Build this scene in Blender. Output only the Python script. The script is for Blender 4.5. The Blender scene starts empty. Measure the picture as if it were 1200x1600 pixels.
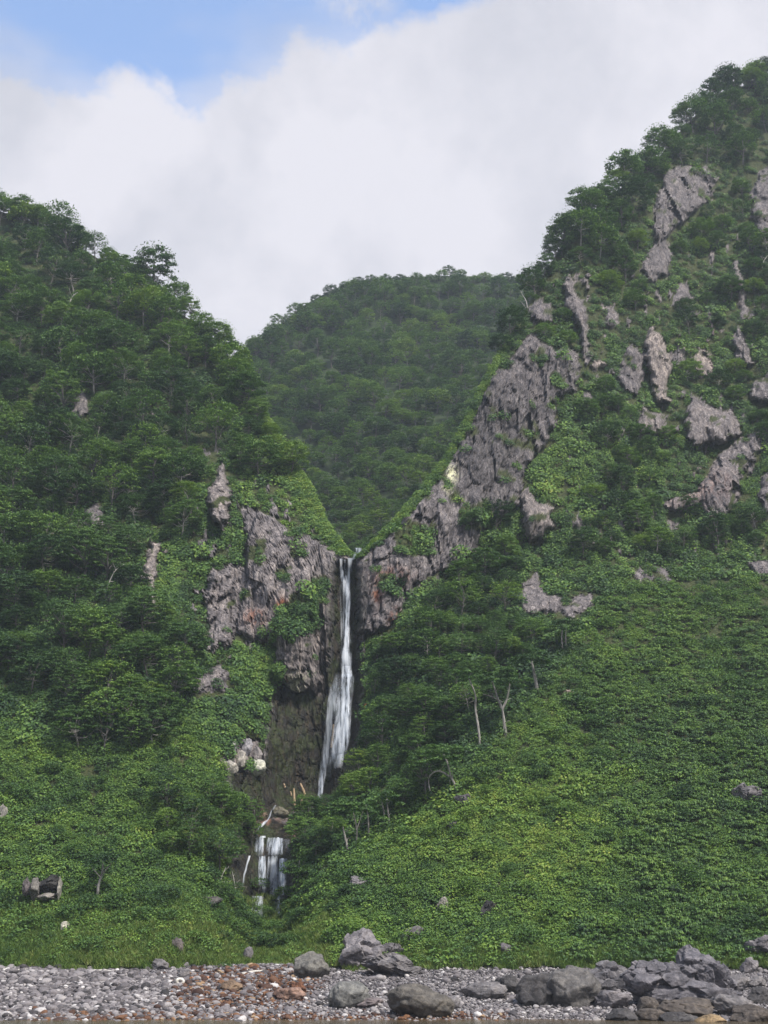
import bpy, math, random
import numpy as np
from math import radians, sin, cos, tan, pi

# ------------------------------------------------------------------ camera, world, sun
SC = bpy.context.scene
COL = SC.collection
F = 2000.0                      # focal length in pixels of a 1200x1600 frame
TH = radians(18.4)              # camera tilt
CAMZ = 7.5
cam_data = bpy.data.cameras.new('camera')
cam = bpy.data.objects.new('camera', cam_data)
COL.objects.link(cam)
cam.location = (0, 0, CAMZ)
cam.rotation_euler = (pi / 2 + TH, 0, 0)
cam_data.sensor_fit = 'VERTICAL'
cam_data.sensor_height = 36
cam_data.lens = 36 * F / 1600
cam_data.clip_start = 0.5
cam_data.clip_end = 8000
SC.camera = cam
SC.view_settings.view_transform = 'Standard'
SC.view_settings.look = 'None'
SC.view_settings.gamma = 1
SC.view_settings.use_curve_mapping = False
SC.view_settings.exposure = 2.2
SC.cycles.max_bounces = 5
SC.cycles.diffuse_bounces = 3
SC.cycles.glossy_bounces = 1
SC.cycles.transmission_bounces = 3
SC.cycles.transparent_max_bounces = 8
SC.cycles.volume_bounces = 0

SUN_EL, SUN_AZ = radians(56), radians(138)     # azimuth from +Y towards +X (to the right, slightly behind the camera)
sd = bpy.data.lights.new('sun', 'SUN')
sd.energy = 1.5
sd.angle = radians(10)
sd.color = (1.0, 0.95, 0.88)
sun = bpy.data.objects.new('sun', sd)
COL.objects.link(sun)
import mathutils
sv = mathutils.Vector((sin(SUN_AZ) * cos(SUN_EL), cos(SUN_AZ) * cos(SUN_EL), sin(SUN_EL)))
sun.rotation_euler = sv.to_track_quat('Z', 'Y').to_euler()


def ray(px, py):
    a = (np.asarray(px, float) - 600) / F
    b = (800 - np.asarray(py, float)) / F
    return a, cos(TH) - b * sin(TH), sin(TH) + b * cos(TH)


def unproj(px, py, Y):
    a, dy, dz = ray(px, py)
    t = Y / dy
    return np.stack([a * t, Y + 0 * a, CAMZ + dz * t], -1)


def project(P):
    P = np.asarray(P, float)
    x, y, z = P[..., 0], P[..., 1], P[..., 2] - CAMZ
    f = y * cos(TH) + z * sin(TH)
    u = -y * sin(TH) + z * cos(TH)
    return 600 + F * x / f, 800 - F * u / f


class NT:
    """small helper round a node tree"""
    def __init__(s, tree):
        s.t = tree
        tree.nodes.clear()

    def n(s, typ, ins=None, **kw):
        nd = s.t.nodes.new(typ)
        for k, v in kw.items():
            setattr(nd, k, v)
        for k, v in (ins or {}).items():
            sock = nd.inputs[k]
            if isinstance(v, bpy.types.NodeSocket):
                s.t.links.new(v, sock)
            else:
                sock.default_value = v
        return nd

    def math(s, op, a, b=0.0, c=0.0, clamp=False):
        nd = s.n('ShaderNodeMath', {0: a, 1: b, 2: c}, operation=op, use_clamp=clamp)
        return nd.outputs[0]

    def noise(s, vec, scale, detail=4, rough=0.55, dist=0.0, out=0):
        nd = s.n('ShaderNodeTexNoise', {'Vector': vec, 'Scale': scale, 'Detail': detail, 'Roughness': rough, 'Distortion': dist})
        return nd.outputs[out]

    def ramp(s, fac, stops, interp='LINEAR'):
        nd = s.n('ShaderNodeValToRGB', {0: fac})
        r = nd.color_ramp
        r.interpolation = interp
        while len(r.elements) < len(stops):
            r.elements.new(0.5)
        for e, (p, c) in zip(r.elements, stops):
            e.position = p
            e.color = (*c, 1) if len(c) == 3 else c
        return nd.outputs[0]

    def mix(s, fac, a, b, blend='MIX'):
        nd = s.t.nodes.new('ShaderNodeMix')
        nd.data_type = 'RGBA'
        nd.blend_type = blend
        for i, v in ((0, fac), (6, a), (7, b)):
            if isinstance(v, bpy.types.NodeSocket):
                s.t.links.new(v, nd.inputs[i])
            elif i == 0:
                nd.inputs[i].default_value = v
            else:
                nd.inputs[i].default_value = (*v, 1)
        return nd.outputs[2]

    def mapr(s, v, a, b, c=0.0, d=1.0, smooth=False):
        nd = s.n('ShaderNodeMapRange', {0: v, 1: a, 2: b, 3: c, 4: d})
        if smooth:
            nd.interpolation_type = 'SMOOTHSTEP'
        return nd.outputs[0]

    def scalev(s, v, sx, sy, sz):
        return s.n('ShaderNodeVectorMath', {0: v, 1: (sx, sy, sz)}, operation='MULTIPLY').outputs[0]


def azel(px, py):
    a, dy, dz = ray(px, py)
    L = math.sqrt(float(a) ** 2 + float(dy) ** 2 + float(dz) ** 2)
    return math.atan2(float(a), float(dy)), math.asin(float(dz) / L)


W = bpy.data.worlds.new('World')
SC.world = W
W.use_nodes = True
w = NT(W.node_tree)
sky = w.n('ShaderNodeTexSky', sky_type='NISHITA', sun_disc=False)
sky.sun_elevation = SUN_EL
sky.sun_rotation = SUN_AZ
sky.air_density = 1.0
sky.dust_density = 0.6
sky.ozone_density = 2.0
bg1 = w.n('ShaderNodeBackground', {0: sky.outputs[0], 1: 0.07})
dirv = w.n('ShaderNodeTexCoord').outputs['Generated']
sep = w.n('ShaderNodeSeparateXYZ', {0: dirv})
az = w.math('ARCTAN2', sep.outputs[0], sep.outputs[1])
el = w.math('ARCSINE', sep.outputs[2])
# height of the cloud bank's upper edge along the sky, from west to east
edge = [(-900, 60), (-300, 60), (0, 92), (100, 128), (190, 112), (235, 118), (265, 148), (300, 165), (340, 135), (372, 110),
        (415, 104), (445, 78), (520, 62), (640, 22), (760, -30), (900, -160), (1300, -420)]
AZ0, AZ1, EL0, EL1 = -0.7, 0.7, 0.3, 1.2
crv = w.n('ShaderNodeFloatCurve', {1: w.mapr(az, AZ0, AZ1)})
cm = crv.mapping.curves[0]
pts = []
for px, py in edge:
    a_, e_ = azel(px, py)
    pts.append(((a_ - AZ0) / (AZ1 - AZ0), (e_ - EL0) / (EL1 - EL0)))
pts = [p for p in pts if 0 < p[0] < 1]
cm.points[0].location = (0, pts[0][1])
cm.points[1].location = (1, pts[-1][1])
for p in pts:
    cm.points.new(*p)
crv.mapping.update()
bel = w.mapr(crv.outputs[0], 0, 1, EL0, EL1)
n1 = w.noise(dirv, 7, 7, 0.6)
n2 = w.noise(dirv, 28, 6, 0.65, 0.3)
d1 = w.math('SUBTRACT', el, bel)
d2 = w.math('ADD', d1, w.math('MULTIPLY', w.math('SUBTRACT', n1, 0.5), 0.05))
d3 = w.math('ADD', d2, w.math('MULTIPLY', w.math('SUBTRACT', n2, 0.5), 0.05))
n3 = w.noise(dirv, 70, 5, 0.6, 0.2)
d3 = w.math('ADD', d3, w.math('MULTIPLY', w.math('SUBTRACT', n3, 0.5), 0.016))
blue = w.mapr(d3, -0.016, 0.009, 0, 1, True)
# thin wisps drifting in the blue
wv = w.scalev(dirv, 3.0, 3.0, 9.0)
wisp = w.mapr(w.noise(wv, 1.6, 6, 0.5, 0.25), 0.42, 0.70, 0.06, 0.6, True)
a_, e_ = azel(560, 8)
wd = w.math('SQRT', w.math('ADD', w.math('POWER', w.math('MULTIPLY', w.math('SUBTRACT', az, a_), 0.55), 2.0),
                           w.math('POWER', w.math('SUBTRACT', el, e_), 2.0)))
puff = w.math('MULTIPLY', w.mapr(wd, 0.0, 0.035, 1, 0, True), w.mapr(n2, 0.3, 0.6, 0, 1.0))
cover = w.math('MAXIMUM', w.math('MAXIMUM', w.math('SUBTRACT', 1.0, blue), wisp), puff)
cn = w.noise(dirv, 5.5, 7, 0.55, 0.3)
cn2 = w.noise(dirv, 1.7, 3, 0.5)
a_, e_ = azel(130, 230)
lb = w.mapr(w.math('SQRT', w.math('ADD', w.math('POWER', w.math('SUBTRACT', az, a_), 2.0), w.math('POWER', w.math('SUBTRACT', el, e_), 2.0))), 0.0, 0.13, 0.08, 0.0, True)
ccol = w.ramp(w.math('ADD', lb, w.math('ADD', w.math('ADD', w.math('MULTIPLY', cn, 0.6), w.math('MULTIPLY', cn2, 0.4)), w.math('MULTIPLY', w.math('SUBTRACT', n2, 0.5), 0.12))),
              [(0.38, (0.122, 0.126, 0.142)), (0.48, (0.146, 0.148, 0.164)), (0.60, (0.184, 0.182, 0.196))])
bg2 = w.n('ShaderNodeBackground', {0: ccol, 1: 1.0})
mx = w.n('ShaderNodeMixShader', {0: cover, 1: bg1.outputs[0], 2: bg2.outputs[0]})
w.n('ShaderNodeOutputWorld', {0: mx.outputs[0]})

# ------------------------------------------------------------------ numeric noise
rng = np.random.default_rng(7)
PERM = rng.permutation(4096).astype(np.int64)
GRAD = rng.normal(size=(4096, 3))
GRAD /= np.linalg.norm(GRAD, axis=1)[:, None]


def h3(i, j, k):
    return PERM[(PERM[(PERM[i & 4095] + j) & 4095] + k) & 4095]


def perlin(x, y, z):
    xi, yi, zi = np.floor(x).astype(np.int64), np.floor(y).astype(np.int64), np.floor(z).astype(np.int64)
    fx, fy, fz = x - xi, y - yi, z - zi
    u, v, w_ = [t * t * t * (t * (t * 6 - 15) + 10) for t in (fx, fy, fz)]
    r = 0
    for a in (0, 1):
        for b in (0, 1):
            for c in (0, 1):
                g = GRAD[h3(xi + a, yi + b, zi + c)]
                d = g[..., 0] * (fx - a) + g[..., 1] * (fy - b) + g[..., 2] * (fz - c)
                r = r + d * (u if a else 1 - u) * (v if b else 1 - v) * (w_ if c else 1 - w_)
    return r * 1.6


def fbm(x, y, z, o=4):
    r, a, s = 0, 1.0, 0
    for i in range(o):
        r = r + a * perlin(x * 2 ** i + 17 * i, y * 2 ** i, z * 2 ** i)
        s += a
        a *= 0.5
    return r / s * 1.4


def facets(x, y, z):
    """blocky displacement: each cell of a jittered grid is a tilted plane"""
    xi, yi, zi = np.floor(x).astype(np.int64), np.floor(y).astype(np.int64), np.floor(z).astype(np.int64)
    best = np.full(x.shape, 1e9)
    val = np.zeros(x.shape)
    sec = np.full(x.shape, 1e9)
    for a in (-1, 0, 1):
        for b in (-1, 0, 1):
            for c in (-1, 0, 1):
                h = h3(xi + a, yi + b, zi + c)
                J = GRAD[h] * 0.42 + 0.5
                dx, dy, dz = x - (xi + a + J[..., 0]), y - (yi + b + J[..., 1]), z - (zi + c + J[..., 2])
                d = dx * dx + dy * dy + dz * dz
                G = GRAD[(h * 7 + 3) & 4095]
                v = G[..., 0] * dx * 0.9 + G[..., 1] * dz * 0.9 + G[..., 2] * 0.55
                nb = d < best
                sec = np.where(nb, best, np.minimum(sec, d))
                val = np.where(nb, v, val)
                best = np.where(nb, d, best)
    return val, np.sqrt(sec) - np.sqrt(best)


def smooth(x, a, b):
    t = np.clip((x - a) / (b - a), 0, 1)
    return t * t * (3 - 2 * t)


def inpoly(px, py, poly):
    ins = np.zeros(px.shape, bool)
    n = len(poly)
    for i in range(n):
        x0, y0 = poly[i]
        x1, y1 = poly[(i + 1) % n]
        if y0 == y1:
            continue
        c = ((y0 > py) != (y1 > py)) & (px < (x1 - x0) * (py - y0) / (y1 - y0) + x0)
        ins ^= c
    return ins


def polydist(px, py, poly):
    d = np.full(px.shape, 1e9)
    n = len(poly)
    for i in range(n):
        x0, y0 = poly[i]
        x1, y1 = poly[(i + 1) % n]
        ex, ey = x1 - x0, y1 - y0
        t = np.clip(((px - x0) * ex + (py - y0) * ey) / (ex * ex + ey * ey + 1e-9), 0, 1)
        d = np.minimum(d, np.hypot(px - x0 - t * ex, py - y0 - t * ey))
    return d


# ------------------------------------------------------------------ the front hills as one continuous surface
CTRL = [  # image x, image y, distance in metres
    (-500, 1505, 168), (-200, 1505, 166), (100, 1505, 165), (300, 1505, 166), (400, 1505, 170), (500, 1508, 166), (650, 1508, 165), (900, 1505, 165), (1200, 1505, 164), (1600, 1505, 164),
    (-500, 1560, 160), (300, 1560, 160), (900, 1560, 159), (1600, 1560, 158),
    (-300, 1400, 177), (100, 1400, 177), (100, 1300, 187), (100, 1200, 197), (-300, 1200, 198), (100, 1000, 216), (-300, 1000, 215), (100, 800, 243),
    (-300, 800, 238), (100, 600, 273), (-300, 600, 262), (100, 400, 310), (0, 310, 333), (-300, 200, 330), (-500, 400, 290), (-500, 900, 222),
    (250, 1300, 189), (250, 1150, 203), (250, 1000, 217), (250, 800, 241), (250, 600, 270), (300, 490, 292), (200, 420, 308),
    (370, 560, 284), (420, 660, 266), (480, 750, 250), (530, 845, 236), (545, 868, 231), (345, 750, 246), (345, 900, 232), (400, 850, 235), (400, 950, 228.5),
    (450, 900, 230), (470, 1000, 225.5), (350, 1080, 216), (420, 1100, 222), (370, 1190, 208), (440, 1180, 220), (330, 1250, 196), (310, 1350, 185), (340, 1440, 175),
    (500, 880, 230), (540, 880, 231.5), (540, 960, 229), (540, 1050, 226), (530, 1150, 223.5), (500, 1235, 221), (470, 1255, 217),
    (420, 1270, 210), (420, 1295, 205), (420, 1335, 202.5), (425, 1345, 200.5), (425, 1390, 199), (420, 1430, 196), (410, 1460, 182),
    (470, 1330, 194), (480, 1400, 184), (480, 1450, 176), (375, 1330, 197), (370, 1400, 188),
    (560, 1230, 205), (580, 1130, 215), (600, 1020, 222), (620, 1250, 196), (560, 1340, 184), (600, 1420, 175), (700, 1250, 190), (700, 1100, 207), (760, 1160, 198),
    (575, 862, 232), (600, 900, 229), (640, 810, 236), (700, 715, 246), (690, 850, 236), (700, 950, 228), (765, 590, 258), (760, 720, 249), (830, 560, 262),
    (850, 420, 284), (900, 370, 291), (1000, 260, 311), (1100, 160, 338), (1200, 120, 352), (1500, 60, 370),
    (850, 900, 238), (850, 760, 250), (850, 650, 258), (950, 500, 277), (950, 800, 248), (950, 650, 261), (1100, 850, 249), (1100, 650, 268), (1100, 450, 291), (1100, 300, 310),
    (1300, 850, 248), (1300, 600, 271), (1300, 350, 298), (1600, 850, 245), (1600, 500, 275), (850, 1050, 211), (1000, 1000, 221), (1000, 1200, 194), (1000, 1350, 179),
    (1200, 950, 230), (1200, 1100, 207), (1200, 1250, 190), (1500, 1200, 195), (1500, 1000, 220), (800, 1350, 179), (1300, 1400, 173),
]
cp = np.array(CTRL, float)
CX, CY, CD = cp[:, 0] / 400, cp[:, 1] / 400, cp[:, 2]


def tpsk(r2):
    return 0.5 * r2 * np.log(r2 + 1e-9)


K = tpsk((CX[:, None] - CX) ** 2 + (CY[:, None] - CY) ** 2) + 0.004 * np.eye(len(CX))
Pm = np.stack([np.ones_like(CX), CX, CY], 1)
A = np.block([[K, Pm], [Pm.T, np.zeros((3, 3))]])
sol = np.linalg.solve(A, np.concatenate([CD, np.zeros(3)]))


def depth(px, py):
    sh = px.shape
    x, y = px.ravel() / 400, py.ravel() / 400
    out = sol[-3] + sol[-2] * x + sol[-1] * y
    for i in range(len(CX)):
        out = out + sol[i] * tpsk((x - CX[i]) ** 2 + (y - CY[i]) ** 2)
    return out.reshape(sh)


CREST = [(-600, 60), (-400, 130), (-100, 270), (0, 330), (70, 352), (150, 402), (215, 438), (255, 478), (300, 500), (335, 540), (365, 566), (400, 622),
         (430, 672), (462, 726), (484, 760), (506, 812), (530, 848), (545, 864), (556, 872), (566, 868), (580, 852), (620, 812), (660, 765), (700, 712), (735, 645), (765, 580),
         (800, 520), (832, 465), (855, 420), (885, 372), (930, 330), (980, 285), (1030, 245), (1060, 208), (1100, 168), (1150, 138), (1200, 128), (1300, 100), (1700, 0)]
cr = np.array(CREST, float)


def crest(px):
    return np.interp(px, cr[:, 0], cr[:, 1])


ROCKS = [  # outline in the picture, how far it stands out in metres, tone: 0 dark .. 1 pale
    ([(1040, 270), (1065, 258), (1105, 260), (1120, 280), (1112, 310), (1085, 335), (1062, 350), (1045, 370), (1028, 388), (1018, 360), (1022, 320)], 3.5, .42),
    ([(1035, 368), (1052, 385), (1044, 430), (1015, 442), (1003, 425), (1012, 390)], 2, .4),
    ([(1185, 270), (1210, 250), (1240, 300), (1230, 370), (1195, 372), (1175, 345), (1170, 310)], 3, .4),
    ([(1148, 405), (1161, 430), (1167, 470), (1172, 505), (1157, 498), (1152, 460), (1144, 430)], 2, .5),
    ([(1060, 440), (1070, 446), (1088, 470), (1050, 474)], 1.5, .5),
    ([(1010, 515), (1022, 512), (1042, 545), (1050, 580), (1042, 610), (1050, 632), (1025, 628), (1014, 590), (1007, 555)], 4, .75),
    ([(962, 580), (985, 533), (1006, 560), (1006, 582), (1000, 617), (975, 614)], 2.5, .4),
    ([(1058, 530), (1072, 540), (1069, 582), (1057, 572)], 2, .5),
    ([(1095, 538), (1107, 555), (1116, 588), (1083, 582), (1079, 565)], 2.5, .8),
    ([(1152, 508), (1167, 530), (1172, 560), (1184, 572), (1148, 564), (1144, 540)], 3, .5),
    ([(1080, 610), (1095, 626), (1120, 638), (1152, 650), (1158, 682), (1130, 692), (1095, 697), (1078, 692), (1067, 660)], 4, .55),
    ([(1003, 633), (1016, 640), (1036, 643), (1048, 674), (1030, 682), (1010, 676), (994, 680)], 2.5, .6),
    ([(1175, 600), (1200, 583), (1240, 590), (1240, 642), (1190, 628), (1171, 626)], 3, .5),
    ([(1120, 715), (1150, 690), (1185, 670), (1192, 700), (1160, 740), (1152, 790), (1135, 807), (1100, 814), (1095, 792), (1040, 802), (1033, 785), (1060, 773), (1090, 768), (1105, 740)], 2.5, .5),
    ([(1190, 750), (1202, 733), (1220, 800), (1195, 807), (1184, 780)], 3, .35),
    ([(945, 480), (956, 476), (967, 500), (958, 514), (944, 510)], 2, .5),
    ([(920, 566), (935, 558), (952, 568), (938, 577), (925, 580)], 1.5, .8),
    ([(880, 442), (890, 428), (906, 460), (917, 480), (920, 540), (912, 562), (904, 520), (894, 492), (881, 475)], 4, .55),
    ([(830, 475), (845, 463), (862, 478), (864, 500), (835, 507), (825, 495)], 3.5, .4),
    ([(826, 520), (838, 526), (855, 540), (870, 545), (903, 548), (907, 580), (900, 612), (872, 620), (868, 660), (854, 692), (836, 717), (817, 745), (812, 792), (790, 802), (762, 812), (745, 862),
      (715, 882), (680, 897), (660, 907), (640, 932), (610, 978), (560, 990), (553, 880), (575, 858), (600, 842), (640, 802), (668, 768), (702, 720), (738, 655), (768, 590), (800, 552)], 2.5, .45),
    ([(815, 770), (825, 763), (840, 783), (864, 790), (864, 820), (846, 844), (825, 847), (814, 810)], 3, .65),
    ([(882, 800), (905, 796), (916, 826), (900, 827), (885, 824)], 1.5, .5),
    ([(938, 780), (949, 777), (949, 797), (939, 797)], 1.5, .5),
    ([(813, 910), (840, 893), (852, 925), (880, 935), (920, 928), (932, 945), (900, 962), (850, 957), (820, 964), (811, 945)], 1.5, .5),
    ([(1165, 880), (1200, 876), (1215, 902), (1182, 902)], 1.5, .5),
    ([(985, 892), (1040, 884), (1052, 910), (1000, 908)], 1, .45),
    ([(345, 716), (353, 740), (362, 765), (358, 800), (346, 838), (335, 812), (320, 785), (324, 765), (338, 745)], 4, .62),
    ([(385, 780), (400, 797), (440, 817), (450, 828), (490, 838), (520, 855), (550, 870), (552, 880), (530, 880), (526, 920), (521, 985), (506, 1040), (500, 1082), (470, 1084), (445, 1072), (430, 1065),
      (430, 1000), (395, 1000), (370, 992), (350, 1012), (328, 1022), (319, 930), (328, 890), (380, 880), (385, 850), (380, 820)], 2.2, .52),
    ([(235, 838), (249, 850), (246, 880), (241, 920), (246, 948), (230, 942), (221, 900), (230, 865)], 2.5, .7),
    ([(130, 795), (150, 788), (163, 800), (163, 825), (150, 834), (134, 826)], 2, .45),
    ([(120, 622), (128, 610), (141, 645), (125, 654), (109, 646)], 2, .4),
    ([(250, 848), (263, 855), (263, 870), (252, 866)], 1.5, .7),
    ([(290, 1068), (340, 1040), (362, 1052), (350, 1080), (300, 1082)], 1, .45),
    ([(345, 1165), (380, 1150), (408, 1160), (412, 1200), (350, 1205)], 0.5, .6),
]
WET = [([(428, 1062), (500, 1083), (508, 1040), (523, 985), (530, 880), (552, 878), (558, 985), (572, 1050), (566, 1150), (520, 1240), (490, 1262), (440, 1285), (400, 1288), (372, 1272), (352, 1205), (410, 1200), (415, 1130)], 0.3, .3),
       ([(372, 1292), (440, 1275), (462, 1300), (460, 1400), (445, 1440), (390, 1440), (368, 1385), (345, 1372), (366, 1340)], 0.2, .3)]
GREEN = [[(612, 830), (640, 812), (668, 822), (680, 812), (678, 845), (655, 872), (640, 868), (615, 860)],
         [(428, 962), (455, 930), (482, 912), (502, 898), (516, 905), (512, 935), (496, 945), (498, 975), (470, 987), (430, 994)],
         [(590, 890), (606, 895), (628, 905), (630, 925), (608, 930), (590, 912)],
         [(440, 812), (465, 820), (470, 835), (450, 838)], [(455, 855), (475, 850), (480, 875), (460, 872)],
         [(835, 505), (862, 500), (880, 515), (905, 540), (870, 545), (838, 528)], [(720, 790), (760, 780), (770, 805), (745, 835), (715, 810)],
         [(385, 855), (412, 850), (410, 880), (390, 880)]]

cols = np.concatenate([np.linspace(-560, -40, 34), np.arange(-25, 1226, 2.5), np.linspace(1245, 1690, 30)])
NR = 520
vs = np.linspace(0, 1, NR)
PX, V = np.meshgrid(cols, vs)
PYB = 1550.0
PY = PYB + (crest(PX) - PYB) * V
D = depth(PX, PY)
P0 = unproj(PX, PY, D)
# relief: broad lumps, then smaller ones; calm on the talus and at the foot
tal = smooth(PY, 1500, 1250) * (0.35 + 0.65 * smooth(D, 205, 245))
notch = 1 - np.exp(-((PX - 545) / 45) ** 2 - ((PY - 900) / 70) ** 2)
fallz = 1 - np.exp(-((PX - 450) / 70) ** 2 - ((PY - 1360) / 90) ** 2)
xw, zw = P0[..., 0], P0[..., 2]
D = D + notch * fallz * tal * 5.0 * fbm(xw / 42, D / 60, zw / 50, 3)
D = D + notch * fallz * smooth(PY, 1500, 1440) * (.5 + .5 * tal) * 1.6 * fbm(xw / 10 + 9, D / 12, zw / 14, 3)
D = D + fallz * notch * 0.35 * fbm(xw / 3, D / 3, zw / 3, 3) * smooth(PY, 1520, 1480)
# warp the rock outlines so that their borders wander
wx = PX + 7 * fbm(PX / 16, PY / 16, 0 * PX, 3)
wy = PY + 9 * fbm(PX / 16 + 50, PY / 16, 0 * PX, 3)
rock = np.zeros(PX.shape)
tone = np.full(PX.shape, .5)
bulge = np.zeros(PX.shape)
camp = np.zeros(PX.shape)
green = np.zeros(PX.shape, bool)
for g in GREEN:
    green |= inpoly(wx, wy, g)
wet = np.zeros(PX.shape)
for lst, iswet in ((ROCKS, 0), (WET, 1)):
    for poly, b, tn in lst:
        pa = np.array(poly)
        bb = (PX > pa[:, 0].min() - 15) & (PX < pa[:, 0].max() + 15) & (PY > pa[:, 1].min() - 15) & (PY < pa[:, 1].max() + 15)
        if not bb.any():
            continue
        ii = np.where(bb)
        m = inpoly(wx[ii], wy[ii], poly)
        dd = polydist(wx[ii], wy[ii], poly)
        sel = (ii[0][m], ii[1][m])
        rock[sel] = 1
        tone[sel] = tn
        if iswet:
            wet[sel] = smooth(dd[m], 0, 8)
        bulge[sel] = np.maximum(bulge[sel], b * 1.15 * (1 - np.exp(-dd[m] / 3.5)))
        x_, y_ = pa[:, 0], pa[:, 1]
        ar = abs(np.dot(x_, np.roll(y_, 1)) - np.dot(y_, np.roll(x_, 1))) / 2
        camp[sel] = np.maximum(camp[sel], min(1, math.sqrt(ar) / 120))
gnoise = fbm(xw / 5, D / 5, zw / 5, 3)
rn_ = fbm(PX / 13 + 5, PY / 30, 0 * PX + 8, 3)
zone_ = inpoly(PX, PY, [(860, 430), (960, 420), (1060, 400), (1240, 300), (1240, 880), (1000, 880), (890, 860), (870, 700), (905, 600), (880, 500)])
sliv = zone_ & (rn_ > .40)
zl_ = inpoly(PX, PY, [(300, 700), (360, 700), (470, 800), (540, 850), (520, 880), (330, 1090), (290, 1060), (300, 850)]) | inpoly(PX, PY, [(560, 890), (640, 900), (700, 900), (640, 990), (590, 1030), (560, 1060)])
sliv |= zl_ & (rn_ > .30)
zz_ = inpoly(PX, PY, [(100, 560), (280, 560), (290, 960), (100, 960)])
sliv |= zz_ & (rn_ > .56)
rock[sliv] = 1
bulge[sliv] = np.maximum(bulge[sliv], .9)
camp[sliv] = np.maximum(camp[sliv], .4)
green |= (gnoise > 0.38) & (wet < .3) & ~sliv
rock[green] = 0
# the dark chute the falls drop down
ch_x = np.interp(PY, [870, 1050, 1150, 1240], [540, 541, 530, 503])
ch = np.exp(-((PX - ch_x) / np.interp(PY, [880, 1100, 1240], [13, 22, 26])) ** 2) * smooth(PY, 872, 885) * smooth(PY, 1262, 1240)
wetc = np.exp(-((PX - ch_x) / 24) ** 2) * smooth(PY, 872, 890) * smooth(PY, 1265, 1240)
wet = np.maximum(wet, np.clip(wetc * 1.5, 0, 1))
D = D + ch * 3.2 - bulge
# blocky crags where the rock is bare
ri = np.where((rock > 0) | (bulge > 0))
xr, yr, zr = xw[ri], D[ri], zw[ri]
f1, e1 = facets(xr / 6.5, yr / 22, zr / 22 + xr / 60)
f2, e2 = facets(xr / 2.2 + 30, yr / 10, zr / 8.5)
f3, e3 = facets(xr / .95 + 70, yr / 3, zr / 2.8)
cr_ = f1 * 2.6 + f2 * 1.15 + f3 * 0.42 + 0.15 * fbm(xr / 1.4, yr / 1.4, zr / 1.4, 2) - 0.5 * smooth(e2, .16, 0) - 0.25 * smooth(e3, .12, 0)
amp = np.clip(camp[ri], .35, 1) * (1 - 0.5 * wet[ri]) * np.clip(notch[ri] * 1.3, .12, 1) * np.clip(fallz[ri] * 1.2, .2, 1)
D[ri] = D[ri] - cr_ * amp
PF = unproj(PX, PY, D)
# carry the surface over the crest and down behind it
back = []
last = PF[-1]
for k, (dy, dz) in enumerate([(1.5, .2), (4, .2), (8, -.8), (14, -3), (22, -8), (34, -16), (50, -28), (70, -45)]):
    q = last.copy()
    q[:, 1] += dy
    q[:, 2] += dz
    q[:, 2] += 0.6 * fbm(q[:, 0] / 9, q[:, 1] / 9, q[:, 2] * 0, 2)
    back.append(q)
GRID = np.concatenate([PF, np.array(back)], 0)
nb = len(back)


def grid_mesh(name, G, attrs, mat):
    nr, nc = G.shape[:2]
    me = bpy.data.meshes.new(name)
    me.vertices.add(nr * nc)
    me.vertices.foreach_set('co', G.reshape(-1).astype(np.float32))
    idx = np.arange(nr * nc).reshape(nr, nc)
    q = np.stack([idx[:-1, :-1], idx[:-1, 1:], idx[1:, 1:], idx[1:, :-1]], -1).reshape(-1, 4)
    me.loops.add(q.size)
    me.loops.foreach_set('vertex_index', q.ravel().astype(np.int32))
    me.polygons.add(len(q))
    me.polygons.foreach_set('loop_start', (np.arange(len(q)) * 4).astype(np.int32))
    me.update(calc_edges=True)
    for k, v in attrs.items():
        a = me.attributes.new(k, 'FLOAT', 'POINT')
        a.data.foreach_set('value', v.ravel().astype(np.float32))
    me.materials.append(mat)
    o = bpy.data.objects.new(name, me)
    COL.objects.link(o)
    return o


def newmat(name):
    m = bpy.data.materials.new(name)
    m.use_nodes = True
    return m, NT(m.node_tree)


def finish(nt, color, rough=0.85, bump=None, spec=0.25):
    ins = {'Base Color': color, 'Roughness': rough, 'Specular IOR Level': spec}
    if bump is not None:
        ins['Normal'] = bump
    b = nt.n('ShaderNodeBsdfPrincipled', ins)
    nt.n('ShaderNodeOutputMaterial', {0: b.outputs[0]})
    return b


def attr(nt, name, typ='GEOMETRY', out='Fac'):
    return nt.n('ShaderNodeAttribute', attribute_name=name, attribute_type=typ).outputs[out]


# hillside material: soil under the plants, bare crag, wet mossy rock, rust and lichen stains
m_hill, t = newmat('hill_rock_and_soil')
pos = t.n('ShaderNodeNewGeometry').outputs['Position']
big = t.noise(pos, 0.12, 5, 0.6)
mid = t.noise(t.scalev(pos, 1, 1, .45), 0.7, 6, 0.65, 0.4)
fine = t.noise(t.scalev(pos, 1, 1, .6), 3.2, 6, 0.7)
tn = attr(t, 'tone')
rk = t.ramp(t.math('ADD', t.math('MULTIPLY', mid, .55), t.math('MULTIPLY', fine, .45)),
            [(0.32, (0.028, 0.026, 0.027)), (0.42, (0.092, 0.086, 0.086)), (0.53, (0.195, 0.182, 0.178)), (0.68, (0.38, 0.355, 0.335))])
rk = t.mix(1.0, rk, t.ramp(t.math('ADD', t.math('MULTIPLY', tn, .75), t.math('MULTIPLY', big, .25)), [(0.2, (0.40, 0.40, 0.42)), (0.5, (0.85, 0.82, 0.85)), (0.8, (1.55, 1.42, 1.30))]), 'MULTIPLY')
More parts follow.
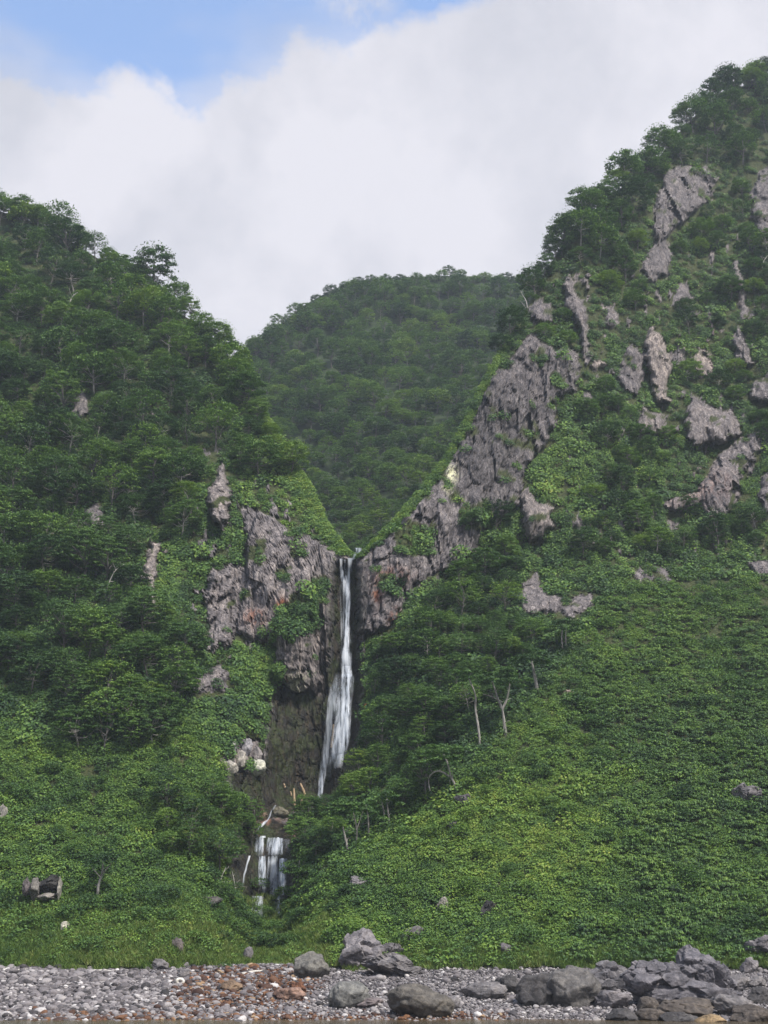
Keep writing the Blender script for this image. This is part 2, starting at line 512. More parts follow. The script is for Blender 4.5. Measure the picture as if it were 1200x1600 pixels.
vor = t.n('ShaderNodeTexVoronoi', {'Vector': t.n('ShaderNodeVectorMath', {0: t.scalev(pos, .8, .8, .38), 1: t.n('ShaderNodeTexNoise', {'Vector': pos, 'Scale': 0.6, 'Detail': 4.0}).outputs['Color']}, operation='ADD').outputs[0],
                                   'Scale': 0.9}, feature='DISTANCE_TO_EDGE').outputs['Distance']
crack = t.mapr(vor, 0.0, 0.035, 1, 0)
crack = t.math('MULTIPLY', crack, t.mapr(mid, .42, .6, 0.0, 0.75))
vs_ = t.noise(t.scalev(pos, 1, 1, .10), 1.1, 5, .65, .4)
rk = t.mix(1.0, rk, t.ramp(vs_, [(0.36, (.50, .49, .50)), (0.5, (1.0, .99, .98)), (0.64, (1.35, 1.30, 1.22))]), 'MULTIPLY')
rk = t.mix(crack, rk, (0.02, 0.018, 0.022))
rust = attr(t, 'rust')
rk = t.mix(t.math('MULTIPLY', rust, t.mapr(mid, .42, .58, 0, .85)), rk, (0.30, 0.105, 0.045))
pale = attr(t, 'pale')
rk = t.mix(t.math('MULTIPLY', pale, t.mapr(t.noise(pos, 1.6, 4, .6), .42, .5, 0, 1)), rk, (0.58, 0.57, 0.38))
wt = attr(t, 'wet')
vst = t.math('ADD', t.math('MULTIPLY', t.noise(t.scalev(pos, 1, 1, .13), 1.3, 6, .7, .5), .65), t.math('MULTIPLY', fine, .35))
wetc_ = t.ramp(vst, [(0.38, (0.003, 0.003, 0.003)), (0.47, (0.008, 0.007, 0.005)), (0.54, (0.021, 0.016, 0.009)), (0.64, (0.065, 0.046, 0.028))])
moss = t.math('MULTIPLY', t.mapr(t.noise(pos, .35, 4, .6), .44, .60, 0, .85), t.mapr(fine, .4, .6, 0.1, 1))
wetc_ = t.mix(moss, wetc_, (0.036, 0.054, 0.011))
rk = t.mix(wt, rk, wetc_)
soil = t.ramp(fine, [(0.3, (0.016, 0.026, 0.009)), (0.55, (0.045, 0.055, 0.018)), (0.75, (0.12, 0.10, 0.05))])
colr = t.mix(attr(t, 'rock'), soil, rk)
h = t.math('ADD', t.math('MULTIPLY', fine, .5), t.math('MULTIPLY', mid, .8))
h = t.math('SUBTRACT', h, t.math('MULTIPLY', crack, .5))
bmp = t.n('ShaderNodeBump', {'Height': h, 'Strength': 1.0, 'Distance': .55}).outputs[0]
finish(t, colr, t.mapr(wt, 0, 1, .9, .38), bmp)

pxn = PX + 5 * fbm(PX / 9, PY / 9, 0 * PX + 3, 2)


def blob(cx, cy, rx, ry):
    return np.clip(1.3 * np.exp(-((pxn - cx) / rx) ** 2 - ((PY - cy) / ry) ** 2), 0, 1)


rustm = np.maximum.reduce([blob(440, 945, 10, 10), blob(398, 965, 14, 12), blob(588, 925, 7, 20), blob(618, 965, 9, 12), blob(612, 900, 25, 12) * .6, blob(570, 1108, 4, 8), blob(445, 1065, 10, 12) * .7,
                           blob(460, 1245, 45, 7), blob(445, 1303, 30, 6), blob(420, 1285, 20, 8) * .7, blob(1120, 540, 12, 30) * .25, blob(1080, 760, 60, 30) * .25])
palem = np.maximum.reduce([blob(704, 742, 9, 14), blob(700, 762, 6, 8), blob(676, 748, 4, 4), blob(460, 1070, 14, 14) * .7])
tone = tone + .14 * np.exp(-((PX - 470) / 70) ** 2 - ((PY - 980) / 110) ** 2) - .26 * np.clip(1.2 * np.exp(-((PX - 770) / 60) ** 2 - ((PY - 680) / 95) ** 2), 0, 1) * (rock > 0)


def padback(a, v=None):
    return np.concatenate([a, np.repeat(a[-1:] if v is None else np.full_like(a[-1:], v), nb, 0)], 0)


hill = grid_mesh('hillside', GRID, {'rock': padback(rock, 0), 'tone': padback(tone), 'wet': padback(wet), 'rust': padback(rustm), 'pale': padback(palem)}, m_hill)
hill['kind'] = 'structure'
nfc = len(cols) - 1
fr_ = np.zeros((NR + nb - 1, nfc), bool)
fr_[:NR - 1] = rock[:-1, :-1] > 0
sa = hill.data.attributes.new('sharp_face', 'BOOLEAN', 'FACE')
sa.data.foreach_set('value', fr_.ravel())

# normals of the smoothed grid for setting plants
gs = PF.copy()
for _ in range(6):
    gs[1:-1, 1:-1] = (gs[:-2, 1:-1] + gs[2:, 1:-1] + gs[1:-1, :-2] + gs[1:-1, 2:] + gs[1:-1, 1:-1]) / 5
du = np.gradient(gs, axis=1)
dv = np.gradient(gs, axis=0)
NRM = np.cross(du, dv)
NRM /= np.linalg.norm(NRM, axis=-1)[..., None] + 1e-9


def sample(arr, px, py):
    px = np.asarray(px, float)
    py = np.asarray(py, float)
    c = np.interp(px, cols, np.arange(len(cols)))
    r = np.clip((PYB - py) / (PYB - crest(px)), 0, 1) * (NR - 1)
    c0 = np.clip(np.floor(c).astype(int), 0, len(cols) - 2)
    r0 = np.clip(np.floor(r).astype(int), 0, NR - 2)
    fc, fr = c - c0, r - r0
    if arr.ndim == 3:
        fc, fr = fc[..., None], fr[..., None]
    return (arr[r0, c0] * (1 - fr) * (1 - fc) + arr[r0 + 1, c0] * fr * (1 - fc) + arr[r0, c0 + 1] * (1 - fr) * fc + arr[r0 + 1, c0 + 1] * fr * fc)


def onhill(px, py):
    return sample(PF, np.array([px]), np.array([py]))[0]


# ------------------------------------------------------------------ far hill behind the gorge
BCR = np.array([(-100, 700), (100, 660), (250, 600), (340, 568), (372, 552), (400, 533), (440, 505), (480, 474), (520, 452), (560, 438), (620, 433), (700, 431), (760, 432), (830, 434), (900, 440), (1000, 470), (1100, 520)], float)
bc = np.arange(-60, 1081, 8.0)
BNR = 120
BPX, BV = np.meshgrid(bc, np.linspace(0, 1, BNR))
BS = np.interp(BPX, BCR[:, 0], BCR[:, 1])
BPY = 930 + (BS - 930) * BV
BD = 300 + (930 - BPY) * 0.47 + 8 * np.abs((BPX - 560) / 300)
b0 = unproj(BPX, BPY, BD)
BD = BD + 26 * fbm(b0[..., 0] / 95 + 5, 0 * BD, b0[..., 2] / 150, 3) * smooth(BPY, 930, 800) * smooth(BV, 1.02, .8) + 4 * fbm(b0[..., 0] / 22, BD / 30, b0[..., 2] / 30, 2)
BF = unproj(BPX, BPY, BD)
bb_ = []
for dy, dz in [(6, 1), (16, 0), (35, -8), (70, -30), (90, -60)]:
    q = BF[-1].copy()
    q[:, 1] += dy
    q[:, 2] += dz
    bb_.append(q)
m_soil, t = newmat('forest_floor')
pos = t.n('ShaderNodeNewGeometry').outputs['Position']
finish(t, t.ramp(t.noise(pos, .5, 5), [(0.3, (0.010, 0.020, 0.008)), (0.7, (0.03, 0.045, 0.015))]), .95)
far = grid_mesh('far_hill', np.concatenate([BF, np.array(bb_)], 0), {}, m_soil)
far['kind'] = 'structure'


# ------------------------------------------------------------------ mesh building helpers
class MB:
    def __init__(s):
        s.v, s.f, s.m, s.n = [], [], [], 0

    def add(s, v, f, mi=0):
        v = np.asarray(v, float).reshape(-1, 3)
        s.v.append(v)
        s.f += [tuple(int(i) + s.n for i in q) for q in f]
        s.m += [mi] * len(f)
        s.n += len(v)

    def tube(s, pts, rad, sides=6, mi=0):
        pts = np.asarray(pts, float)
        n = len(pts)
        rad = np.broadcast_to(np.asarray(rad, float), (n,))
        tang = np.gradient(pts, axis=0)
        tang /= np.linalg.norm(tang, axis=1)[:, None] + 1e-9
        ref = np.array([0.31, 0.92, 0.2])
        vv = []
        for i in range(n):
            a = np.cross(tang[i], ref)
            a /= np.linalg.norm(a) + 1e-9
            b = np.cross(tang[i], a)
            for k in range(sides):
                an = 2 * pi * k / sides
                vv.append(pts[i] + rad[i] * (cos(an) * a + sin(an) * b))
        ff = [(i * sides + k, i * sides + (k + 1) % sides, (i + 1) * sides + (k + 1) % sides, (i + 1) * sides + k) for i in range(n - 1) for k in range(sides)]
        ff += [tuple(range(sides))[::-1], tuple((n - 1) * sides + k for k in range(sides))]
        s.add(vv, ff, mi)

    def leaves(s, c, nrm, size, r, mi=0, bend=.25, asp=.62):
        """c centres, nrm facing directions: one small folded four-cornered leaf each"""
        n = len(c)
        nrm = nrm / (np.linalg.norm(nrm, axis=1)[:, None] + 1e-9)
        a = np.cross(nrm, r.normal(size=(n, 3)))
        a /= np.linalg.norm(a, axis=1)[:, None] + 1e-9
        b = np.cross(nrm, a)
        sz = size * r.uniform(.65, 1.35, (n, 1))
        tip = c + a * sz - nrm * sz * bend
        tail = c - a * sz * .8 - nrm * sz * bend
        l = c + b * sz * asp
        q = c - b * sz * asp
        v = np.stack([tip, l, tail, q], 1).reshape(-1, 3)
        base = np.arange(n) * 4
        s.add(v, np.stack([base, base + 1, base + 2, base + 3], 1).tolist(), mi)

    def mesh(s, name, mats, smooth_=False):
        me = bpy.data.meshes.new(name)
        me.from_pydata(np.concatenate(s.v).tolist(), [], s.f)
        for m in mats:
            me.materials.append(m)
        if len(mats) > 1:
            me.polygons.foreach_set('material_index', s.m)
        if smooth_:
            me.polygons.foreach_set('use_smooth', [True] * len(me.polygons))
        me.update()
        return me


def obj(name, me, parent=None, loc=None, col=COL):
    o = bpy.data.objects.new(name, me)
    col.objects.link(o)
    if parent is not None:
        o.parent = parent
    if loc is not None:
        o.location = loc
    return o


def tag(o, label=None, cat=None, group=None, kind=None):
    if label:
        o['label'] = label
    if cat:
        o['category'] = cat
    if group:
        o['group'] = group
    if kind:
        o['kind'] = kind
    return o


LEAFR = [(0.0, (0.020, 0.046, 0.019)), (0.22, (0.048, 0.100, 0.032)), (0.48, (0.096, 0.178, 0.038)), (0.75, (0.175, 0.270, 0.045)), (1.0, (0.29, 0.33, 0.07))]


def leafmat(name, src, ramp=LEAFR, rough=.55):
    m, t = newmat(name)
    if src == 'inst':
        tv = attr(t, 'tint', 'INSTANCER')
    else:
        tv = t.n('ShaderNodeSeparateColor', {0: t.n('ShaderNodeObjectInfo').outputs['Color']}).outputs[0]
    geo = t.n('ShaderNodeNewGeometry')
    rnd = geo.outputs['Random Per Island']
    nz = t.noise(geo.outputs['Position'], .35, 3, .6)
    v = t.math('ADD', tv, t.math('MULTIPLY', t.math('SUBTRACT', rnd, .5), .44))
    v = t.math('ADD', v, t.math('MULTIPLY', t.math('SUBTRACT', nz, .5), .45), clamp=True)
    c = t.ramp(v, ramp)
    p = t.n('ShaderNodeBsdfPrincipled', {'Base Color': c, 'Roughness': rough, 'Specular IOR Level': .22})
    tr = t.n('ShaderNodeBsdfTranslucent', {'Color': t.mix(1.0, c, (1.1, 1.25, .6), 'MULTIPLY')})
    mx = t.n('ShaderNodeMixShader', {0: .22, 1: p.outputs[0], 2: tr.outputs[0]})
    t.n('ShaderNodeOutputMaterial', {0: mx.outputs[0]})
    return m


m_leaf_o = leafmat('tree_leaves', 'obj')
m_leaf_i = leafmat('forest_leaves', 'inst')
m_bark, t = newmat('pale_bark')
pos = t.n('ShaderNodeNewGeometry').outputs['Position']
nz = t.noise(t.scalev(pos, 1, 1, .3), 5, 5, .6)
finish(t, t.ramp(nz, [(0.35, (0.11, 0.10, 0.09)), (0.6, (0.33, 0.31, 0.28))]), .9, t.n('ShaderNodeBump', {'Height': nz, 'Strength': .5, 'Distance': .05}).outputs[0])
m_barkd, t = newmat('dark_bark')
pos = t.n('ShaderNodeNewGeometry').outputs['Position']
nz = t.noise(t.scalev(pos, 1, 1, .3), 5, 5, .6)
finish(t, t.ramp(nz, [(0.35, (0.05, 0.045, 0.04)), (0.6, (0.16, 0.15, 0.135))]), .9)
m_dead, t = newmat('bleached_wood')
pos = t.n('ShaderNodeNewGeometry').outputs['Position']
nz = t.noise(t.scalev(pos, 1, 1, 1), 6, 5, .6)
finish(t, t.ramp(nz, [(0.3, (0.28, 0.26, 0.23)), (0.65, (0.55, 0.52, 0.47))]), .85)


def bend_path(p0, p1, r, n=6, wob=.12):
    p0, p1 = np.array(p0, float), np.array(p1, float)
    L = np.linalg.norm(p1 - p0)
    ts = np.linspace(0, 1, n)[:, None]
    o = r.normal(size=(2, 3)) * wob * L
    return p0 + (p1 - p0) * ts + np.sin(ts * pi) * o[0] + np.sin(ts * 2 * pi) * o[1] * .4


def crown_clumps(mb, centres, radii, r, leaf, per, mi=0, flat=.42):
    for c, R in zip(centres, radii):
        n = int(per * (R / 1.0) ** 1.6)
        u = r.normal(size=(n, 3))
        u /= np.linalg.norm(u, axis=1)[:, None]
        u[:, 2] = np.where(u[:, 2] < -.15, -u[:, 2] * .6, u[:, 2])
        rad = r.uniform(.45, 1.08, (n, 1)) ** .6
        p = c + u * rad * R * np.array([1, 1, flat])
        nr = u * .55 + np.array([0, 0, .85]) + r.normal(size=(n, 3)) * .38
        mb.leaves(p, nr, leaf, r, mi)


def make_tree_parts(seed, H=8.0, Rx=4.2, ncl=44, leaf=.2, per=75, lean=0.1, crown_lo=.2):
    """returns trunk MB and crown MB of a spreading broadleaf tree with tiered foliage"""
    r = np.random.default_rng(seed)
    tk, cw = MB(), MB()
    top = np.array([r.normal() * lean * H, r.normal() * lean * H, H * .72])
    path = bend_path((0, 0, -.8), top, r, 8, .05)
    tk.tube(path, np.linspace(.20, .05, 8) * (H / 8), 6)
    cs, rs = [], []
    hc = H * (1 - crown_lo) / 2
    zc = H - hc
    for i in range(ncl):
        uz = 1 - 1.7 * (i + .5) / ncl
        an = i * 2.399 + r.uniform(-.5, .5)
        q = math.sqrt(1 - uz * uz)
        k = r.uniform(.62, 1.0)
        sh = (zc + uz * hc) / H
        c = np.array([cos(an) * q * Rx * k + top[0] * sh, sin(an) * q * Rx * k + top[1] * sh, zc + uz * hc * k * .95])
        cs.append(c)
        rs.append(r.uniform(.62, 1.2) * Rx / 4.2)
    for i in range(0, ncl, 3):
        k = min(6, 2 + int(4.5 * cs[i][2] / H * .8))
        mid = cs[i] * .97
        mid[2] -= .15
        tk.tube(bend_path(path[k], mid, r, 5, .10), np.linspace(.07, .018, 5) * (H / 8), 4)
    crown_clumps(cw, cs, rs, r, leaf, per * 1.25, flat=.46)
    n = 420
    u = r.normal(size=(n, 3))
    u /= np.linalg.norm(u, axis=1)[:, None]
    u[:, 2] = np.where(u[:, 2] < -.5, -u[:, 2], u[:, 2])
    p = np.array([0, 0, zc]) + u * np.array([Rx * 1.1, Rx * 1.1, hc * 1.05]) * r.uniform(.8, 1.08, (n, 1)) + np.outer(np.full(n, .6), top * np.array([1, 1, 0]))
    cw.leaves(p, r.normal(size=(n, 3)) + np.array([0, 0, .8]), leaf * .95, r)
    return tk, cw


TREES = []
specs = [(1, 8.0, 4.2, 54, .165, 105, .06, .10), (2, 8.8, 3.9, 52, .165, 108, .08, .12), (3, 7.2, 4.5, 56, .165, 104, .05, .08), (4, 9.4, 3.6, 48, .16, 112, .08, .12), (5, 7.8, 4.0, 40, .25, 52, .10, .15),
         (6, 8.2, 4.3, 48, .145, 120, .08, .14), (7, 8.4, 3.7, 30, .18, 54, .10, .25)]
for sp in specs:
    tk, cw = make_tree_parts(*sp)
    both = MB()
    both.add(np.concatenate(tk.v), tk.f, 1)
    both.add(np.concatenate(cw.v), cw.f, 0)
    TREES.append((tk.mesh('trunk', [m_bark if sp[0] in (5, 6) else m_barkd]), cw.mesh('crown', [m_leaf_o]), both.mesh('tree', [m_leaf_i, m_barkd])))
# low shrubs
SHRUBS = []
for sd_ in (31, 32, 33):
    tk, cw = make_tree_parts(sd_, 3.0, 2.3, 22, .15, 130, .05, .04)
    SHRUBS.append((tk.mesh('stems', [m_barkd]), cw.mesh('foliage', [m_leaf_o])))


# ------------------------------------------------------------------ scattering through geometry nodes (stuff only)
def scatter(name, P, N, tint, scl, idx, sources, spin_rng, upmix=.5, kind='stuff'):
    """one object of uncountable small things standing at points P"""
    n = len(P)
    nrm = N * (1 - upmix) + np.array([0, 0, 1.0]) * upmix
    nrm /= np.linalg.norm(nrm, axis=1)[:, None]
    a = np.cross(np.array([0, 1.0, 0.01]), nrm)
    a /= np.linalg.norm(a, axis=1)[:, None] + 1e-9
    b = np.cross(nrm, a)
    s = spin_rng.uniform(0, 2 * pi, n)[:, None]
    X = a * np.cos(s) + b * np.sin(s)
    Yv = np.cross(nrm, X)
    rx = np.arctan2(Yv[:, 2], nrm[:, 2])
    ry = -np.arcsin(np.clip(X[:, 2], -1, 1))
    rz = np.arctan2(X[:, 1], X[:, 0])
    rot = np.stack([rx, ry, rz], 1)
    me = bpy.data.meshes.new(name)
    me.vertices.add(n)
    me.vertices.foreach_set('co', P.astype(np.float32).ravel())
    for k, typ, v in (('rot', 'FLOAT_VECTOR', rot), ('scl', 'FLOAT_VECTOR', scl if scl.ndim == 2 else np.repeat(scl[:, None], 3, 1)), ('tint', 'FLOAT', tint), ('idx', 'INT', idx)):
        at = me.attributes.new(k, typ, 'POINT')
        if typ == 'FLOAT_VECTOR':
            at.data.foreach_set('vector', v.astype(np.float32).ravel())
        elif typ == 'INT':
            at.data.foreach_set('value', v.astype(np.int32))
        else:
            at.data.foreach_set('value', v.astype(np.float32))
    me.update()
    cc = bpy.data.collections.new(name + '_sources')
    for k, m in enumerate(sources):
        so = bpy.data.objects.new(name + '_piece', m)
        cc.objects.link(so)
    o = bpy.data.objects.new(name, me)
    COL.objects.link(o)
    o['kind'] = kind
    ng = bpy.data.node_groups.new(name, 'GeometryNodeTree')
    ng.interface.new_socket(name='Geometry', in_out='INPUT', socket_type='NodeSocketGeometry')
    ng.interface.new_socket(name='Geometry', in_out='OUTPUT', socket_type='NodeSocketGeometry')
    nd = ng.nodes
    gi, go = nd.new('NodeGroupInput'), nd.new('NodeGroupOutput')
    ci = nd.new('GeometryNodeCollectionInfo')
    ci.inputs['Collection'].default_value = cc
    ci.inputs['Separate Children'].default_value = True
    ci.inputs['Reset Children'].default_value = True
    ip = nd.new('GeometryNodeInstanceOnPoints')
    ip.inputs['Pick Instance'].default_value = True

    def na(nm, typ):
        x = nd.new('GeometryNodeInputNamedAttribute')
        x.data_type = typ
        x.inputs['Name'].default_value = nm
        return x.outputs['Attribute']
    e2r = nd.new('FunctionNodeEulerToRotation')
    L = ng.links.new
    L(gi.outputs[0], ip.inputs['Points'])
    L(ci.outputs[0], ip.inputs['Instance'])
    L(na('idx', 'INT'), ip.inputs['Instance Index'])
    L(na('rot', 'FLOAT_VECTOR'), e2r.inputs[0])
    L(e2r.outputs[0], ip.inputs['Rotation'])
    L(na('scl', 'FLOAT_VECTOR'), ip.inputs['Scale'])
    L(ip.outputs[0], go.inputs[0])
    md = o.modifiers.new('scatter', 'NODES')
    md.node_group = ng
    return o


# ------------------------------------------------------------------ zones
def area(poly):
    return poly


Z_LEFT = [(-300, 0), (370, 480), (420, 620), (470, 730), (475, 760), (430, 770), (375, 740), (340, 700), (310, 760), (300, 840), (265, 850), (262, 900), (300, 960), (310, 1040), (330, 1060),
          (290, 1075), (270, 1120), (260, 1170), (150, 1190), (90, 1160), (30, 1180), (-300, 1180)]
Z_LEFT_OPEN = [[(190, 840), (270, 835), (300, 900), (325, 1000), (310, 1030), (260, 960), (215, 930)], [(-40, 1090), (90, 1080), (110, 1180), (-40, 1190)], [(300, 860), (330, 850), (330, 1000), (305, 960)]]
Z_CEN = [(570, 1045), (590, 1018), (640, 985), (700, 932), (745, 905), (780, 868), (810, 868), (808, 985), (885, 990), (850, 1060), (800, 1120), (765, 1150), (735, 1190),
         (700, 1240), (640, 1290), (560, 1335), (480, 1350), (462, 1320), (450, 1285), (490, 1262), (520, 1220), (555, 1165), (575, 1090)]
Z_RCREST = [(820, 460), (860, 380), (1000, 220), (1100, 110), (1250, 40), (1700, 0), (1700, 260), (1200, 270), (1130, 255), (1030, 262), (1010, 330), (1000, 400), (960, 420), (900, 415), (870, 445), (850, 460)]
Z_RMID = [[(1110, 320), (1170, 300), (1175, 370), (1145, 400), (1100, 420), (1060, 420), (1060, 370)], [(1060, 590), (1180, 580), (1170, 650), (1110, 630)], [(1050, 820), (1130, 790), (1190, 830), (1180, 870), (1040, 880), (900, 870), (890, 830)],
          [(990, 650), (1060, 690), (1060, 720), (980, 740), (930, 690)], [(920, 760), (1000, 740), (1040, 800), (960, 830), (910, 810)], [(1170, 380), (1300, 370), (1300, 560), (1180, 540), (1175, 450)],
          [(930, 590), (990, 620), (985, 660), (920, 660)], [(780, 500), (830, 470), (828, 515), (790, 545), (765, 580), (755, 570)], [(840, 505), (905, 500), (900, 545), (850, 535)], [(1180, 640), (1300, 640), (1300, 740), (1190, 730)],
          [(700, 780), (770, 770), (800, 830), (760, 870), (720, 860)], [(1050, 470), (1140, 470), (1140, 520), (1060, 530)], [(930, 440), (1000, 440), (1010, 500), (960, 470)]]
Z_GULLY = [(255, 1275), (330, 1255), (398, 1290), (400, 1320), (385, 1345), (330, 1390), (300, 1350), (250, 1330)]
Z_SHRUB = [(345, 1400), (395, 1375), (455, 1372), (490, 1350), (500, 1385), (480, 1440), (440, 1490), (345, 1485), (325, 1440)]

rs = np.random.default_rng(11)


def darts(polys, spacing, holes=(), n=None, jitter=1.0, keep_off_rock=True, xlim=(-300, 1500), accept=None):
    out = []
    cell = {}
    for poly in polys:
        pa = np.array(poly, float)
        x0, x1 = max(xlim[0], pa[:, 0].min()), min(xlim[1], pa[:, 0].max())
        y0, y1 = pa[:, 1].min(), pa[:, 1].max()
        tries = int((x1 - x0) * (y1 - y0) / spacing ** 2 * 9)
        X = rs.uniform(x0, x1, tries)
        Yq = rs.uniform(y0, y1, tries)
        ok = inpoly(X, Yq, poly) & (Yq > crest(X) + 2)
        for hh in holes:
            ok &= ~inpoly(X, Yq, hh)
        if keep_off_rock:
            ok &= sample(rock, X, Yq) < .3
            for dyy in (.25, .6, .95):
                for dxx in (-.35, 0, .35):
                    ok &= sample(rock, X + dxx * spacing, Yq - spacing * dyy) < .4
        for x, y in zip(X[ok], Yq[ok]):
            k = (int(x // spacing), int(y // spacing))
            if any((x - q[0]) ** 2 + (y - q[1]) ** 2 < spacing ** 2 for a in (-1, 0, 1) for b in (-1, 0, 1) for q in cell.get((k[0] + a, k[1] + b), ())):
                continue
            cell.setdefault(k, []).append((x, y))
            out.append((x, y))
    return out


# ---- sketched trees: single trees with visible pale trunks, each drawn from its own outline
def sketch_tree(name, stems, crowns, label, group=None, leaf=.17, tint=.2, dead=False, per=95, flat=.5, bark=None, seed=0, ontop=None, cat='tree'):
    r = np.random.default_rng(1000 + seed)
    bx, by = stems[0][0][0]
    base = onhill(bx, by)
    s = base[1] / F * 1.06
    e = bpy.data.objects.new(name, None)
    COL.objects.link(e)
    e.location = base
    e.empty_display_size = .5
    tk = MB()

    def L(p, y=0.):
        return np.array([(p[0] - bx) * s, y, (by - p[1]) * s])
    for pts, wpx in stems:
        n = len(pts)
        q = [L(p) for p in pts]
        for k in range(n):
            q[k][1] = r.normal() * .12 * k
        if abs(pts[0][1] - by) < 25 and pts[0] != (bx, by):      # other stems rooted near the base
            g = onhill(*pts[0])
            q[0] = g - base
        if tuple(pts[0]) == (bx, by) or abs(pts[0][1] - by) < 25:
            q[0][2] -= .5
        # smooth the polyline
        q = np.array(q)
        tt = np.linspace(0, n - 1, (n - 1) * 4 + 1)
        q = np.stack([np.interp(tt, np.arange(n), q[:, i]) for i in range(3)], 1)
        for _ in range(3):
            q[1:-1] = (q[:-2] + 2 * q[1:-1] + q[2:]) / 4
        rad = np.linspace(wpx / 2 * s, wpx / 2 * s * .45, len(q))
        tk.tube(q, rad * (.6 if dead else 1), 7)
        if dead or len(pts) > 2:
            for k in range(len(q) // 3, len(q), 3):
                d = r.normal(size=3) * np.array([1, .8, .5]) + np.array([0, 0, .7])
                d = d / np.linalg.norm(d) * r.uniform(.6, 1.6)
                tk.tube(bend_path(q[k], q[k] + d, r, 4, .12), np.linspace(rad[k] * .4, .012, 4), 4)
    obj('trunk', tk.mesh('trunk', [bark or m_bark]), e)
    if crowns:
        cw = MB()
        for (cx, cy, rx, ry, ncl) in crowns:
            c0 = L((cx, cy + 20)) + np.array([0, -.8, 0])
            cs, rr = [], []
            for i in range(ncl):
                u = r.normal(size=3)
                u /= np.linalg.norm(u)
                u[2] = abs(u[2]) * 1.2 - .45
                c = c0 + u * np.array([rx * s, rx * s * .8, ry * s]) * r.uniform(.35, .95)
                cs.append(c)
                rr.append(r.uniform(.7, 1.2) * max(.8, rx * s / 4))
            crown_clumps(cw, cs, rr, r, leaf, per, flat=flat)
        co = obj('crown', cw.mesh('crown', [m_leaf_o]), e)
        co.color = (tint + .08, 0, 0, 1)
    tag(e, label, cat, group)
    return e


sketch_tree('tree', [([(790, 1147), (788, 1125), (786, 1110)], 6), ([(786, 1110), (780, 1095), (776, 1080), (770, 1062)], 4), ([(786, 1110), (793, 1098), (797, 1080), (800, 1060)], 4), ([(787, 1100), (772, 1092), (758, 1088)], 2)],
            [(785, 1048, 46, 26, 26)], 'tree with thick pale Y forked trunk at the grassy slope edge', seed=1, tint=.18)
sketch_tree('tree', [([(750, 1163), (748, 1135), (744, 1110), (746, 1092), (741, 1080), (735, 1062)], 4)], [(732, 1046, 36, 24, 20)], 'tree with one slender wavy white trunk left of the Y forked tree', seed=2, tint=.18)
sketch_tree('tree', [([(841, 1083), (838, 1065), (835, 1050), (832, 1030)], 6)], [(835, 1018, 40, 26, 24)], 'dark crowned tree with short thick pale trunk uphill of the forked tree', seed=3, tint=.12)
sketch_tree('tree', [([(713, 1242), (712, 1228), (706, 1218), (703, 1205), (700, 1190), (690, 1172)], 4), ([(704, 1216), (690, 1207), (678, 1210), (672, 1220), (675, 1237)], 3), ([(705, 1240), (704, 1220)], 3)],
            [(696, 1172, 42, 30, 26)], 'crooked pale tree with one branch arching down to the ground', seed=4, tint=.25)
sketch_tree('tree', [([(602, 1290), (600, 1270), (596, 1252)], 3), ([(610, 1292), (606, 1270), (604, 1250)], 3)], [(603, 1238, 36, 22, 18)], 'small tree with two close upright pale stems on the slope below the falls', seed=5, tint=.22)
sketch_tree('tree', [([(545, 1330), (540, 1312), (536, 1296)], 4), ([(556, 1322), (557, 1300), (551, 1276)], 3), ([(556, 1300), (566, 1272)], 2), ([(576, 1312), (573, 1285), (569, 1265)], 3)],
            [(552, 1254, 48, 26, 28)], 'spreading tree on a cluster of thin bare trunks right of the lower cascade', seed=6, tint=.2)
sketch_tree('tree', [([(880, 1018), (878, 1000), (880, 985)], 3), ([(885, 1014), (884, 998), (886, 982)], 3)], [(880, 966, 36, 28, 22)], 'dark tree with twin thin trunks at the top of the grassy talus', seed=7, tint=.1)
sketch_tree('tree', [([(153, 1405), (152, 1385), (156, 1370), (155, 1345)], 4.5), ([(155, 1372), (168, 1358), (172, 1345)], 2), ([(154, 1375), (142, 1362)], 2)], [(158, 1334, 30, 28, 22)],
            'lone thin tree with pale trunk and sparse crown in the green at lower left', seed=8, tint=.06, per=70)
sketch_tree('tree', [([(787, 896), (786, 884), (780, 868)], 3), ([(787, 884), (794, 870)], 2)], [(786, 860, 34, 18, 18)], 'bushy tree with pale forked trunk below the dark crag', seed=9, tint=.2)
sketch_tree('tree', [([(466, 1392), (465, 1372), (467, 1350)], 2.5), ([(466, 1372), (473, 1352)], 1.5)], [(468, 1346, 20, 12, 7)], 'thin pale stemmed small tree just right of the lower cascade', seed=10, tint=.2, per=50)
sketch_tree('dead_tree', [([(163, 930), (169, 908), (178, 890), (190, 881)], 3.5), ([(170, 906), (186, 899)], 2), ([(178, 890), (172, 878)], 2)], [], 'bare bleached dead tree on the left hillside left of the rust streaked outcrop', dead=True, bark=m_dead, seed=11, cat='dead tree')
sketch_tree('dead_tree', [([(824, 480), (823, 468), (818, 458), (812, 452)], 2.5), ([(823, 470), (814, 470)], 1.5)], [], 'white dead snag against the far forest left of the rounded crag', dead=True, bark=m_dead, seed=12, cat='dead tree')
sketch_tree('dead_tree', [([(1190, 418), (1194, 406), (1202, 396)], 2.5), ([(1194, 406), (1190, 398)], 1.5)], [], 'bare pale branchy snag at the right edge high on the cliffs', dead=True, bark=m_dead, seed=13, cat='dead tree')
sketch_tree('dead_tree', [([(108, 474), (112, 460), (124, 452), (133, 446)], 3.5), ([(112, 460), (106, 448)], 2.5)], [], 'forked grey dead branch showing high in the left hill trees', dead=True, bark=m_dead, seed=14, cat='dead tree')
